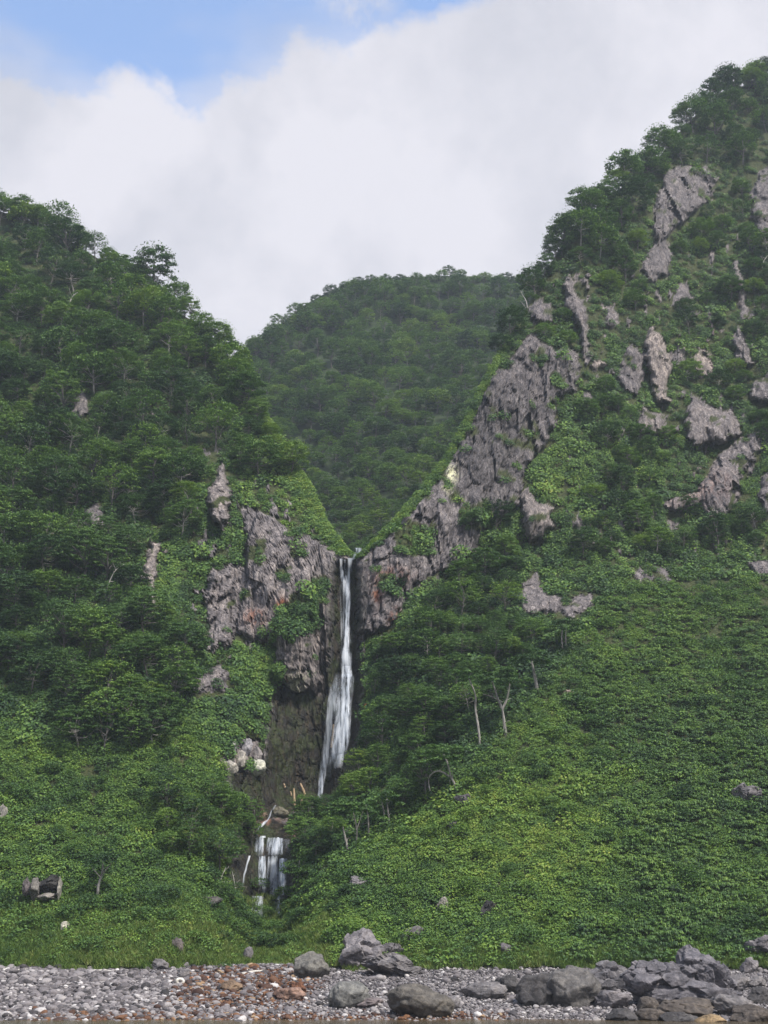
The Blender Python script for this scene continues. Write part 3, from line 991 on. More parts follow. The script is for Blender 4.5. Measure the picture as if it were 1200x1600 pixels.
sketch_tree('dead_tree', [([(372, 1402), (362, 1388), (352, 1378)], 2), ([(370, 1400), (366, 1380), (362, 1366)], 2), ([(374, 1400), (384, 1388)], 1.5)], [], 'leafless grey brush left of the lower cascade', dead=True, bark=m_dead, seed=15, cat='dead shrub')
sketch_tree('dead_tree', [([(340, 1392), (344, 1374), (350, 1360)], 2), ([(342, 1384), (334, 1370)], 1.5)], [], 'thin leafless shrub in the dark hollow under the left bank trees', dead=True, bark=m_dead, seed=16, cat='dead shrub')

# ---- all other trees
cand = []   # (px, py, crown diameter in px, zone)


def zone(name, polys, spacing, dia, holes=(), **kw):
    for x, y in darts(polys, spacing, holes, **kw):
        cand.append((x, y, dia * rs.uniform(.62, 1.38), name))


for x in np.arange(-60, 400, 15):
    cand.append((x + rs.uniform(-5, 5), crest(x) + 3 + rs.uniform(0, 6), rs.uniform(34, 46), 'left'))
for x in np.arange(835, 1290, 15):
    cand.append((x + rs.uniform(-5, 5), crest(x) + 3 + rs.uniform(0, 6), rs.uniform(34, 58), 'rcrest'))
zone('left', [Z_LEFT], 29, 58, Z_LEFT_OPEN)
zone('centre', [Z_CEN], 24, 44)
zone('rcrest', [Z_RCREST], 27, 54)
zone('rmid', Z_RMID, 22, 38)
zone('gully', [Z_GULLY], 22, 42, keep_off_rock=False)
SPECIAL = [(785, 1147), (750, 1163), (838, 1083), (710, 1242), (605, 1291), (553, 1325), (880, 1018)]
sel = []
for c in cand:
    if any(abs(c[0] - q[0]) < 32 and -48 < c[1] - q[1] < 60 and c[3] == 'centre' for q in SPECIAL if c[1] > q[1] - 45 and (c[1] > q[1] - 30 or abs(c[0] - q[0]) < 18)):
        continue
    sel.append(c)
cand = sel
# order: in frame and largest first
def score(c):
    inf = -20 < c[0] < 1220 and c[1] > 40
    return -(c[2] if inf else c[2] - 1000)
cand.sort(key=score)
LAND = [(345, 775, 'tall pale rock pillar on the left hill'), (120, 632, 'small rock patch high on the left hill'), (148, 812, 'grey rock patch low in the left wood'), (170, 905, 'bleached dead tree on the left hill'),
        (120, 460, 'forked dead branch on the left hill'), (235, 890, 'rust streaked outcrop on the left hill'), (360, 545, 'notch where the left hill meets the sky'), (0, 320, 'left end of the skyline'), (200, 400, 'middle of the left skyline'),
        (450, 720, 'left rim of the gorge'), (380, 1180, 'cream boulder ledge'), (545, 875, 'lip of the waterfall'), (790, 1130, 'Y forked pale tree'), (710, 1230, 'crooked arching pale tree'), (838, 840, 'pale rounded crag below the cliff'),
        (870, 945, 'broken rock band over the grassy slope'), (510, 1230, 'foot of the waterfall'), (425, 1340, 'lower cascade'), (1070, 300, 'high dark crag on the right hill'), (1195, 320, 'crag at the right edge'), (900, 480, 'thin rock spire'),
        (845, 480, 'rounded crag beside the far forest'), (1025, 570, 'tallest pale rock pillar on the right cliffs'), (1100, 565, 'pale pointed crag on the right cliffs'), (1110, 655, 'broad wedge crag on the right cliffs'), (1120, 780, 'low pale crags at right'),
        (1025, 660, 'twin topped crag on the right cliffs'), (1160, 110, 'summit of the right hill'), (1000, 235, 'middle of the right skyline'), (865, 400, 'low end of the right skyline'), (40, 1130, 'bright green patch at the left edge'), (60, 980, 'left edge of the lower wood')]
DIRS = ['right of', 'above right of', 'above', 'above left of', 'left of', 'below left of', 'below', 'below right of']
ORD = ['nearest', 'second nearest', 'third nearest', 'fourth nearest', 'fifth nearest', 'sixth nearest', 'seventh nearest', 'eighth nearest', 'ninth nearest', 'tenth nearest', 'eleventh nearest', 'twelfth nearest']


def landmark_labels(items, noun):
    """items: (object, px, py, look word); every label names the closest landmark, the side and the order counted from it"""
    bins = {}
    for it in items:
        o_, x, y, _ = it
        d, k = min((math.hypot(x - l[0], y - l[1]), i) for i, l in enumerate(LAND))
        an = math.atan2(LAND[k][1] - y, x - LAND[k][0])
        bins.setdefault((k, int(round(an / (pi / 4))) % 8), []).append((d, it))
    for (k, dr), lst in bins.items():
        lst.sort(key=lambda q: q[0])
        for n_, (d, it) in enumerate(lst):
            it[0]['label'] = f"{it[3]} {noun}, {ORD[min(n_, 11)]} {DIRS[dr]} the {LAND[k][2]}"


TB = {'left': .33, 'centre': .34, 'rcrest': .29, 'rmid': .31, 'gully': .35}
MAXT = 290
forest_pts = []
items = []
GRP = {'left': 'broadleaf trees on the left hill', 'centre': 'trees right of the waterfall', 'rcrest': 'trees under the right skyline', 'rmid': 'trees among the right crags', 'gully': 'trees left of the lower cascade'}
ntree = 0
for (x, y, dia, zn) in cand:
    p = onhill(x, y)
    dm = dia * p[1] / F
    k = int(rs.integers(0, 7))
    Rx = specs[k][2]
    s = dm / (2 * Rx)
    base_t = TB[zn] + .03 + rs.normal() * .14 + .14 * float(fbm(np.array([p[0] / 25]), np.array([3.]), np.array([p[2] / 25]), 2)[0])
    if zn == 'left':
        base_t += .10 * math.exp(-((x - (370 + (y - 540) * .35)) / 45) ** 2) + .06 * smooth(np.array(y), 650, 480) - .05 * math.exp(-((y - 980) / 110) ** 2)  # sunlight on the gorge rim put into the tint as brighter leaves
    base_t = min(max(base_t, .05), .7)
    sz = s * rs.uniform(.85, 1.1)
    if ntree < MAXT and -20 < x < 1220 and y > 40:
        ntree += 1
        e = bpy.data.objects.new('tree', None)
        COL.objects.link(e)
        e.empty_display_size = .5
        e.location = p
        e.rotation_euler = (rs.uniform(-.08, .16), rs.uniform(-.1, .1), rs.uniform(0, 2 * pi))
        e.scale = (s, s, sz)
        a = obj('trunk', TREES[k][0], e)
        b = obj('crown', TREES[k][1], e)
        b.color = (base_t, 0, 0, 1)
        tag(e, None, 'tree', GRP[zn])
        items.append((e, x, y - dia * .4, 'dark' if base_t < .15 else 'bright' if base_t > .36 else 'leafy'))
    else:
        forest_pts.append((*p, base_t, s, sz, k))
landmark_labels(items, 'tree')
# far wood
for x in np.arange(330, 960, 11):
    forest_pts.append((x + rs.uniform(-3, 3), float(np.interp(x, BCR[:, 0], BCR[:, 1])) + 9 + rs.uniform(0, 5), 'far'))
for x, y in [(x, y) for x, y in zip(rs.uniform(250, 950, 12000), rs.uniform(420, 905, 12000))]:
    S_ = np.interp(x, BCR[:, 0], BCR[:, 1])
    if y < S_ + 1:
        continue
    cr_here = crest(x)
    if y > cr_here + 40:
        continue
    forest_pts.append((x, y, 'far'))
ff, cell = [], {}
for q in forest_pts:
    if q[-1] != 'far':
        ff.append(q)
        continue
    x, y = q[:2]
    sp = 16
    kk = (int(x // sp), int(y // sp))
    if any((x - a[0]) ** 2 + (y - a[1]) ** 2 < sp * sp for i in (-1, 0, 1) for j in (-1, 0, 1) for a in cell.get((kk[0] + i, kk[1] + j), ())):
        continue
    cell.setdefault(kk, []).append((x, y))
    c = np.interp(x, bc, np.arange(len(bc)))
    S_ = np.interp(x, BCR[:, 0], BCR[:, 1])
    r_ = np.clip((930 - y) / (930 - S_), 0, 1) * (BNR - 1)
    c0, r0 = min(int(c), len(bc) - 2), min(int(r_), BNR - 2)
    fc, fr = c - c0, r_ - r0
    p = (BF[r0, c0] * (1 - fr) * (1 - fc) + BF[r0 + 1, c0] * fr * (1 - fc) + BF[r0, c0 + 1] * (1 - fr) * fc + BF[r0 + 1, c0 + 1] * fr * fc)
    k = int(rs.integers(0, 7))
    if y < S_ + 16:
        k = int(rs.choice([0, 2, 4, 5]))
    dm = (rs.uniform(26, 44) if y > S_ + 16 else rs.uniform(20, 27)) * p[1] / F
    s = dm / (2 * specs[k][2])
    tn_ = .42 + rs.normal() * .14 + .12 * float(fbm(np.array([p[0] / 40]), np.array([9.]), np.array([p[2] / 40]), 2)[0]) + (.25 if rs.random() < .05 else 0)  # far leaves tinted lighter to add to the look of haze
    ff.append((*p, min(max(tn_, .04), .7), s, s * rs.uniform(.8, 1.1), k))
FP = np.array(ff, float)
print('TREES', ntree, 'forest', len(FP))
fo = scatter('forest', FP[:, :3], np.tile([0, 0, 1.], (len(FP), 1)), FP[:, 3], np.stack([FP[:, 4], FP[:, 4], FP[:, 5]], 1), FP[:, 6].astype(int), [T[2] for T in TREES], rs, 1.0)
tag(fo, 'broadleaf forest covering the far hill and the wooded slopes', 'forest')

sitems = []
# shrubs over the foot of the lower cascade and by the beach
for x, y in darts([Z_SHRUB], 21, keep_off_rock=False) + [(404, 1394), (428, 1432), (446, 1404), (408, 1434), (372, 1500), (350, 1520)]:
    if 390 < x < 452 and y < 1428 and (x, y) not in ((404, 1394), (446, 1404)):
        continue
    p = onhill(x, y)
    e = bpy.data.objects.new('shrub', None)
    COL.objects.link(e)
    e.location = p
    k = int(rs.integers(0, 3))
    s = rs.uniform(.45, .85)
    e.scale = (s, s, s * rs.uniform(.8, 1.2))
    e.rotation_euler = (0, 0, rs.uniform(0, 6.28))
    obj('stems', SHRUBS[k][0], e)
    b = obj('foliage', SHRUBS[k][1], e)
    b.color = (rs.uniform(.2, .42), 0, 0, 1)
    if y > 1495:
        tag(e, 'low green shrub on the cobbles beside the pale driftwood' if x > 360 else 'small shrub at the edge of the rust stained cobbles', 'shrub')
        e.scale = (s * .6, s * .6, s * .45)
    else:
        tag(e, None, 'shrub', 'shrubs round the foot of the lower cascade')
        sitems.append((e, x, y, 'leafy'))


LAND[:] = [(420, 1400, 'foot of the lower cascade'), (325, 1408, 'flat dark rock on the left bank'), (387, 1495, 'upright grey stone by the stream mouth'), (470, 1370, 'thin pale stemmed small tree'), (312, 1500, 'rounded boulder at the stream mouth')]
landmark_labels(sitems, 'shrub')

# ------------------------------------------------------------------ undergrowth, ferns, vines, grass
def clump(seed, n, R, Hh, leaf, style):
    r = np.random.default_rng(seed)
    mb = MB()
    if style == 'weed':
        u = r.normal(size=(n, 3))
        u /= np.linalg.norm(u, axis=1)[:, None]
        u[:, 2] = np.abs(u[:, 2])
        p = u * np.array([R, R, Hh]) * r.uniform(.5, 1.05, (n, 1))
        mb.leaves(p, u * .5 + np.array([0, 0, .9]) + r.normal(size=(n, 3)) * .4, leaf, r)
    elif style == 'fern':
        for _ in range(int(n)):
            c = np.array([r.uniform(-R, R), r.uniform(-R, R), 0])
            hh = Hh * r.uniform(.7, 1.15)
            for j in range(9):
                an = j * .7 + r.uniform(-.3, .3)
                d = np.array([cos(an), sin(an), 0])
                L_ = R * r.uniform(.24, .52)
                sd2 = np.array([-d[1], d[0], 0]) * L_ * .16
                a0 = c + np.array([0, 0, hh])
                a1 = a0 + d * L_ * .5 + np.array([0, 0, L_ * .12])
                a2 = a0 + d * L_ + np.array([0, 0, -L_ * .45])
                mb.add([a0, a1 + sd2, a2, a1 - sd2], [(0, 1, 2, 3)])
    elif style == 'grass':
        for _ in range(n):
            c = np.array([r.uniform(-R, R), r.uniform(-R, R), -.05])
            d = np.array([r.normal() * .35, r.normal() * .35, 1.0]) * Hh * r.uniform(.6, 1.1)
            sd2 = np.array([r.normal(), r.normal(), 0])
            sd2 = sd2 / (np.linalg.norm(sd2) + 1e-9) * leaf
            mb.add([c - sd2, c + sd2, c + d * .6 + sd2 * .7, c + d + np.array([r.normal() * .1, r.normal() * .1, 0]), c + d * .6 - sd2 * .7], [(0, 1, 2, 3, 4)])
    return mb


def gpts(n, x0, x1, y0, y1, fn):
    X = rs.uniform(x0, x1, n)
    Yq = y0 + (y1 - y0) * rs.uniform(0, 1, n)
    ok = (Yq > crest(X) + 1)
    X, Yq = X[ok], Yq[ok]
    rk_ = sample(rock, X, Yq)
    wt_ = sample(wet, X, Yq)
    pr = fn(X, Yq, rk_, wt_)
    k = rs.random(len(X)) < pr
    return X[k], Yq[k]


def in_any(X, Yq, polys):
    m = np.zeros(X.shape, bool)
    for p in polys:
        m |= inpoly(X, Yq, p)
    return m


TAL_Y = lambda X: np.interp(X, [-400, 0, 150, 300, 420, 460, 560, 700, 780, 860, 900, 950, 1050, 1200, 1600], [1180, 1150, 1180, 1120, 1300, 1400, 1345, 1250, 1155, 1060, 1000, 930, 905, 905, 905])


def tint_at(X, Yq, P, base):  # leaf tint by place; lit patches are put in as yellower green
    b = base + .16 * fbm(P[:, 0] / 14, P[:, 1] / 14, P[:, 2] / 14, 3) + .10 * fbm(P[:, 0] / 4, P[:, 1] / 4, P[:, 2] / 4, 2)
    for cx, cy, rx, ry, a in [(820, 1300, 130, 110, .20), (700, 1290, 90, 60, .12), (560, 1440, 110, 50, .16), (860, 755, 40, 35, .28), (60, 1150, 50, 50, .2), (245, 900, 35, 60, .14), (310, 1295, 40, 30, .12),
                              (400, 1030, 40, 40, .14), (400, 1065, 60, 30, .08), (395, 700, 25, 70, .14), (480, 800, 70, 45, .16), (430, 720, 40, 50, .14), (340, 1460, 30, 15, .15), (940, 820, 30, 20, .18), (1085, 545, 40, 40, .10), (1010, 700, 60, 50, .14), (810, 780, 60, 30, .1),
                              (1000, 1000, 150, 80, .04), (1120, 1180, 90, 120, -.08), (1100, 1330, 120, 90, -.05), (1000, 1440, 200, 30, -.02), (960, 1340, 60, 30, .12), (890, 590, 40, 60, .06), (1050, 500, 60, 60, .05), (960, 700, 60, 80, .05)]:
        b = b + a * np.exp(-((X - cx) / rx) ** 2 - ((Yq - cy) / ry) ** 2)
    b = b + np.where(fbm(X / 30 + 40, Yq / 18, 0 * X, 2) > .28, -.16, 0)
    return np.clip(b + rs.normal(size=len(X)) * .07, .03, .95)


SPX = np.array(SPECIAL, float)
# leafy undergrowth on the taluses
def f_under(X, Yq, r_, w_):
    ty = TAL_Y(X)
    p = np.where(Yq > ty - 5, .95, .0) * (r_ < .3) * (w_ < .35)
    p = p * np.where((X > 930) & (fbm(X / 90, Yq / 60, 0 * X, 2) > -.05 - (X - 1050) / 900), .5, 1)
    edge_ = 1506 + 9 * fbm(X / 34, Yq * 0, 0 * X, 3)
    p = p * np.where(Yq > edge_, 0, 1) * np.where(Yq > edge_ - 16, .6, 1)
    p = p * smooth(fbm(X / 42 + 3, Yq / 22, 0 * X, 3), .52, .30)
    p = p * np.where((X < 520) & (Yq > 1440), smooth(Yq, 1505, 1440) * .6 + .35, 1)
    return p
X, Yq = gpts(46000, -300, 1500, 880, 1512, f_under)
P = sample(PF, X, Yq)
N = sample(NRM, X, Yq)
weeds = [clump(60 + i, 120, .78, .78, .118, 'weed').mesh('leaf_clump', [m_leaf_i]) for i in range(4)]
o = scatter('undergrowth', P, N, tint_at(X, Yq, P, .46), rs.uniform(.6, 1.4, len(X)) * np.where(rs.random(len(X)) < .06, 1.5, 1) * (1 + .45 * np.clip(fbm(X / 20 + 9, Yq / 12, 0 * X, 2), -.6, 1)), rs.integers(0, 4, len(X)), weeds, rs, .7)
tag(o, 'low leafy green undergrowth covering the slopes above the beach', 'undergrowth')
# rounder bushes that stand above the rest
def f_bush(X, Yq, r_, w_):
    return (Yq > TAL_Y(X) + 5) * (Yq < 1490) * (r_ < .3) * (w_ < .3) * smooth(fbm(X / 60, Yq / 40, 0 * X + 2, 2), -.1, .4)
Xb, Yb = gpts(2600, -300, 1500, 880, 1500, f_bush)
Pb = sample(PF, Xb, Yb)
bushes = []
for sd_ in (41, 42, 43):
    tk, cw = make_tree_parts(sd_, 2.0, 1.5, 14, .15, 130, .05, .02)
    bushes.append(cw.mesh('bush', [m_leaf_i]))
o = scatter('bushes', Pb - np.array([0, 0, .3]), sample(NRM, Xb, Yb), tint_at(Xb, Yb, Pb, .34), rs.uniform(.5, 1.1, len(Xb)), rs.integers(0, 3, len(Xb)), bushes, rs, .85)
tag(o, 'round leafy bushes standing above the undergrowth of the slopes', 'bushes')
# drooping tall knotweed on the right
def f_fern(X, Yq, r_, w_):
    p = (X > 900) & (fbm(X / 90, Yq / 60, 0 * X, 2) > -.05 - (X - 1050) / 900)
    return .8 * p * smooth(fbm(X / 28 + 7, Yq / 16, 0 * X, 2), .45, .1) * (Yq > TAL_Y(X) + 10) * (Yq < 1505) * (r_ < .3)
X, Yq = gpts(20000, 880, 1500, 880, 1510, f_fern)
P = sample(PF, X, Yq)
N = sample(NRM, X, Yq)
ferns = [clump(80 + i, 6, .95, .9, .2, 'fern').mesh('fern_clump', [m_leaf_i]) for i in range(4)]
o = scatter('knotweed', P, N, tint_at(X, Yq, P, .44), rs.uniform(.5, 1.3, len(X)), rs.integers(0, 4, len(X)), ferns, rs, .8)
tag(o, 'dense dark knotweed with drooping leaves covering the right slope', 'knotweed')
# creeping vines and bushes on the steep parts
WOOD = [Z_LEFT, Z_CEN, Z_RCREST, Z_GULLY]
def f_vine(X, Yq, r_, w_):
    p = np.where(Yq < TAL_Y(X), 1.0, 0.0) * np.where(r_ > .5, np.where(fbm(X / 16, Yq / 22, 0 * X, 3) > .16, .16, .012), 1.0) * np.where(w_ > .3, .05, 1)
    inw = in_any(X, Yq, WOOD) & ~in_any(X, Yq, Z_LEFT_OPEN)
    p = p * np.where(inw, .75, 1)
    ch_ = np.interp(Yq, [870, 1050, 1150, 1240], [540, 541, 530, 503])
    up = (sample(rock, X, Yq - 6) > .5) | (sample(rock, X, Yq - 11) > .5)
    p = p * np.where(up, .12, 1)
    return p * (np.abs(X - ch_) > 22 + 0 * X) + p * (Yq > 1262) * (np.abs(X - ch_) <= 22) + p * (Yq < 872) * (np.abs(X - ch_) <= 22)
X, Yq = gpts(52000, -300, 1500, 40, 1450, f_vine)
P = sample(PF, X, Yq)
N = sample(NRM, X, Yq)
vines = [clump(100 + i, 110, 1.0, .8, .155, 'weed').mesh('vine_clump', [m_leaf_i]) for i in range(4)]
inw = in_any(X, Yq, WOOD)
o = scatter('vines', P, N, tint_at(X, Yq, P, .36) - .08 * inw, rs.uniform(.7, 1.6, len(X)) * np.where(rs.random(len(X)) < .08, 1.6, 1), rs.integers(0, 4, len(X)), vines, rs, .35)
tag(o, 'creeping vines and bushes covering the steep hillsides and crag ledges', 'vines')
# crest fringe of the gorge rims
X = np.concatenate([rs.uniform(385, 552, 700), rs.uniform(562, 800, 800)])
Yq = crest(X) + rs.uniform(0, 1, len(X)) ** 2 * np.where(X < 552, 45, 14) * smooth(np.abs(X - 556), 0, 60) + 1
P = sample(PF, X, Yq)
N = sample(NRM, X, Yq)
o = scatter('rim_vines', P, N, tint_at(X, Yq, P, .58), rs.uniform(.6, 1.2, len(X)), rs.integers(0, 4, len(X)), vines, rs, .5)
tag(o, 'bright green vines fringing the rims of the gorge above the falls', 'vines')
# grass along the foot
def f_grass(X, Yq, r_, w_):
    return np.where(X < 520, smooth(Yq, 1380, 1470), smooth(Yq, 1470, 1500)) * .95 * (Yq < 1511 + 13 * fbm(X / 30, Yq / 8, 0 * X, 3))
X, Yq = gpts(26000, -300, 1500, 1380, 1522, f_grass)
X = X
P = sample(PF, X, Yq)
N = sample(NRM, X, Yq)
m_grass = leafmat('grass_blades', 'inst', [(0, (.045, .085, .02)), (.5, (.11, .185, .038)), (1, (.26, .27, .09))])
grs = [clump(120 + i, 80, .6, .6, .03, 'grass').mesh('grass_tuft', [m_grass]) for i in range(3)]
o = scatter('grass', P, N, tint_at(X, Yq, P, .54), rs.uniform(.7, 1.5, len(X)), rs.integers(0, 3, len(X)), grs, rs, .9)
tag(o, 'rough green grass along the top of the beach', 'grass')

# ------------------------------------------------------------------ beach, cobbles, water
def beach_z(x, y):
    return 4.0 * (y - 134) / 31 - .5 * np.sin(np.clip((y - 134) / 31, 0, 1) * pi) * .5 + .12 * fbm(x / 7, y / 5, 0 * x, 3)


bx = np.arange(-150, 151, 1.5)
by = np.arange(118, 170, .7)
BX, BY = np.meshgrid(bx, by)
BZ = beach_z(BX, BY)
m_beach, t = newmat('beach_gravel')
pos = t.n('ShaderNodeNewGeometry').outputs['Position']
v1 = t.n('ShaderNodeTexVoronoi', {'Vector': pos, 'Scale': 3.0})
v2 = t.n('ShaderNodeTexVoronoi', {'Vector': pos, 'Scale': 3.0}, feature='DISTANCE_TO_EDGE')
cbase = t.ramp(t.n('ShaderNodeSeparateColor', {0: v1.outputs['Color']}).outputs[0], [(0, (.09, .085, .09)), (.5, (.20, .185, .19)), (1, (.40, .38, .38))])
cbase = t.mix(t.mapr(v2.outputs['Distance'], 0, .12, 1, 0), cbase, (.03, .027, .025))
cbase = t.mix(attr(t, 'rust'), cbase, (.13, .052, .022))
finish(t, cbase, .85, t.n('ShaderNodeBump', {'Height': v2.outputs['Distance'], 'Strength': 1.0, 'Distance': .15}).outputs[0])


def rust_at(P):
    px, py = project(P)
    px = px + 18 * fbm(px / 30, py / 10, 0 * px, 3)
    a = np.clip(1.5 * np.exp(-((px - 385 + (py - 1540) * .6) / 95) ** 4) * smooth(py, 1508, 1520) * smooth(py, 1590, 1560), 0, 1)
    b = .9 * smooth(py, 1578, 1592) * (1 - smooth(np.abs(px - 430), 330, 420))
    return np.maximum(a, b)


beach = grid_mesh('beach', np.stack([BX, BY, BZ], -1), {'rust': rust_at(np.stack([BX, BY, BZ], -1))}, m_beach)
beach['kind'] = 'structure'

m_water, t = newmat('shallow_water')
pos = t.n('ShaderNodeNewGeometry').outputs['Position']
nz = t.noise(t.scalev(pos, .6, 1.6, 1), 1.2, 5, .6)
dist = t.math('SUBTRACT', 134.0, t.n('ShaderNodeSeparateXYZ', {0: pos}).outputs[1])
wc = t.mix(t.mapr(dist, 0, 14), t.ramp(nz, [(.35, (.05, .032, .014)), (.6, (.13, .085, .04))]), (.02, .035, .035))
finish(t, wc, .18, t.n('ShaderNodeBump', {'Height': nz, 'Strength': .35, 'Distance': .1}).outputs[0], .5)
m_w = MB()
m_w.add([(-1200, -1200, 0), (1200, -1200, 0), (1200, 134.3, 0), (-1200, 134.3, 0)], [(0, 1, 2, 3)])
water = obj('water', m_w.mesh('water', [m_water]))
water['kind'] = 'structure'
m_s = MB()
m_s.add([(-1200, -1200, -3), (1200, -1200, -3), (1200, 900, -3), (-1200, 900, -3)], [(0, 1, 2, 3)])
gr = obj('ground', m_s.mesh('ground', [m_soil]))
gr['kind'] = 'structure'


def ico(sub):
    import bmesh
    bm = bmesh.new()
    bmesh.ops.create_icosphere(bm, subdivisions=sub, radius=1)
    v = np.array([q.co[:] for q in bm.verts])
    f = [[q.index for q in p.verts] for p in bm.faces]
    bm.free()
    return v, f


ICO = {k: ico(k) for k in (2, 3, 5)}


def rock_mesh(name, seed, dims, ang=.6, sub=5, mat=None, rough=.05, cuts=16):
    """a stone: sphere cut by random planes (angular) and roughened; dims in metres"""
    r = np.random.default_rng(seed)
    v, f = ICO[sub]
    v = v.copy()
    n = r.normal(size=(cuts, 3))
    n /= np.linalg.norm(n, axis=1)[:, None]
    d = r.uniform(1 - ang * .62, 1.0 - ang * .12, cuts)
    rad = np.ones(len(v))
    for k in range(cuts):
        dp = v @ n[k]
        with np.errstate(divide='ignore', invalid='ignore'):
            lim = np.where(dp > .05, d[k] / dp, 9)
        rad = np.minimum(rad, lim)
    v = v * rad[:, None]
    o_ = r.uniform(0, 90, 3)
    q = v * 1.6 + o_
    if sub > 3:
        f_, e_ = facets(q[:, 0] * 1.1, q[:, 1] * 1.1, q[:, 2] * 1.1)
        v *= (1 + .26 * ang * f_ + rough * 1.4 * fbm(q[:, 0], q[:, 1], q[:, 2], 4) + .35 * rough * fbm(q[:, 0] * 5, q[:, 1] * 5, q[:, 2] * 5, 2) - .05 * ang * smooth(e_, .08, 0))[:, None]
    else:
        v *= (1 + rough * 2 * perlin(q[:, 0], q[:, 1], q[:, 2]))[:, None]
    v = v * np.array(dims) / 2
    me = bpy.data.meshes.new(name)
    me.from_pydata(v.tolist(), [], f)
    me.polygons.foreach_set('use_smooth', [ang < .75] * len(me.polygons))
    me.materials.append(mat)
    me.update()
    return me


COBR = [(0, (.020, .019, .020)), (.22, (.070, .064, .067)), (.45, (.155, .141, .146)), (.65, (.26, .243, .243)), (.78, (.50, .48, .47)), (.80, (.045, .024, .018)), (.88, (.085, .042, .026)), (.97, (.17, .085, .042)), (1, (.32, .24, .15))]
m_cob, t = newmat('cobble_stone')
geo = t.n('ShaderNodeNewGeometry')
nz = t.noise(geo.outputs['Position'], 6, 4, .6)
c = t.ramp(attr(t, 'tint', 'INSTANCER'), COBR)
c = t.mix(1, c, t.ramp(nz, [(.3, (.7, .7, .7)), (.7, (1.2, 1.18, 1.15))]), 'MULTIPLY')
finish(t, c, .75)
m_bould, t = newmat('boulder_stone')
geo = t.n('ShaderNodeNewGeometry')
oc = t.n('ShaderNodeTexCoord').outputs['Object']
a1_ = t.noise(oc, 1.1, 7, .65, .3)
a2_ = t.noise(oc, 5, 5, .7)
oi = t.n('ShaderNodeObjectInfo').outputs['Color']
c = t.mix(1, oi, t.ramp(a1_, [(.32, (.45, .45, .47)), (.5, (.95, .93, .95)), (.68, (1.65, 1.6, 1.55))]), 'MULTIPLY')
c = t.mix(1, c, t.ramp(a2_, [(.3, (.7, .7, .7)), (.7, (1.3, 1.3, 1.28))]), 'MULTIPLY')
hh = t.math('ADD', a1_, t.math('MULTIPLY', a2_, .4))
finish(t, c, .88, t.n('ShaderNodeBump', {'Height': hh, 'Strength': .7, 'Distance': .25}).outputs[0])

cobs = [rock_mesh('cobble', 200 + i, (1, rs.uniform(.7, 1), rs.uniform(.45, .7)), .35 if i < 6 else .8, 2, m_cob, .06, 8) for i in range(9)]
NC = 62000
cx = rs.uniform(-75, 75, NC)
cy = 130 + 37 * rs.uniform(0, 1, NC) ** .9
P = np.stack([cx, cy, beach_z(cx, cy)], 1)
px, py = project(P)
up = 1506 + 12 * fbm(px / 26 + 50, 0 * px, 0 * px, 3)
keep = (py > up - 7) & (py < 1640)
keep &= (np.abs(px - 600) < 720)
P, px, py = P[keep], px[keep], py[keep]
size = np.exp(rs.normal(size=len(P)) * .38) * np.interp(px, [0, 350, 480, 1200], [.43, .36, .29, .29])
size = size * np.interp(px, [0, 350, 480], [1.12, 1.08, 1])
size = np.where(rs.random(len(P)) < .03, size * 2.1, size)
size = np.clip(size, .12, 1.5)
ru = rust_at(P)
tn_ = np.clip(.40 + rs.normal(size=len(P)) * .19 + .07 * fbm(P[:, 0] / 6, P[:, 1] / 4, 0 * P[:, 0], 2) + .09 * np.exp(-((px - 600) / 260) ** 2) * smooth(py, 1545, 1580), .03, .79)
isr = rs.random(len(P)) < ru * .48
tn_ = np.where(isr, .80 + .2 * rs.uniform(0, 1, len(P)) ** 1.5, tn_)
P[:, 2] += size * .06
P[:, 2] += rs.uniform(0, .12, len(P))
tiltN = rs.normal(size=(len(P), 3)) * .35 + np.array([0, 0, 1.])
o = scatter('cobbles', P, tiltN, tn_, np.stack([size, size, size], 1), rs.integers(0, 9, len(P)), cobs, rs, 0.0)
tag(o, 'rounded grey cobbles of the beach with rust stained ones at the stream mouth', 'cobbles')


def on_beach(px, py):
    ys = np.linspace(125, 172, 400)
    a, dy, dz = ray(px, py)
    z = CAMZ + dz / dy * ys
    zb = beach_z(a / dy * ys, ys)
    k = int(np.argmin(np.abs(z - zb)))
    return np.array([float(a / dy * ys[k]), ys[k], float(zb[k])])


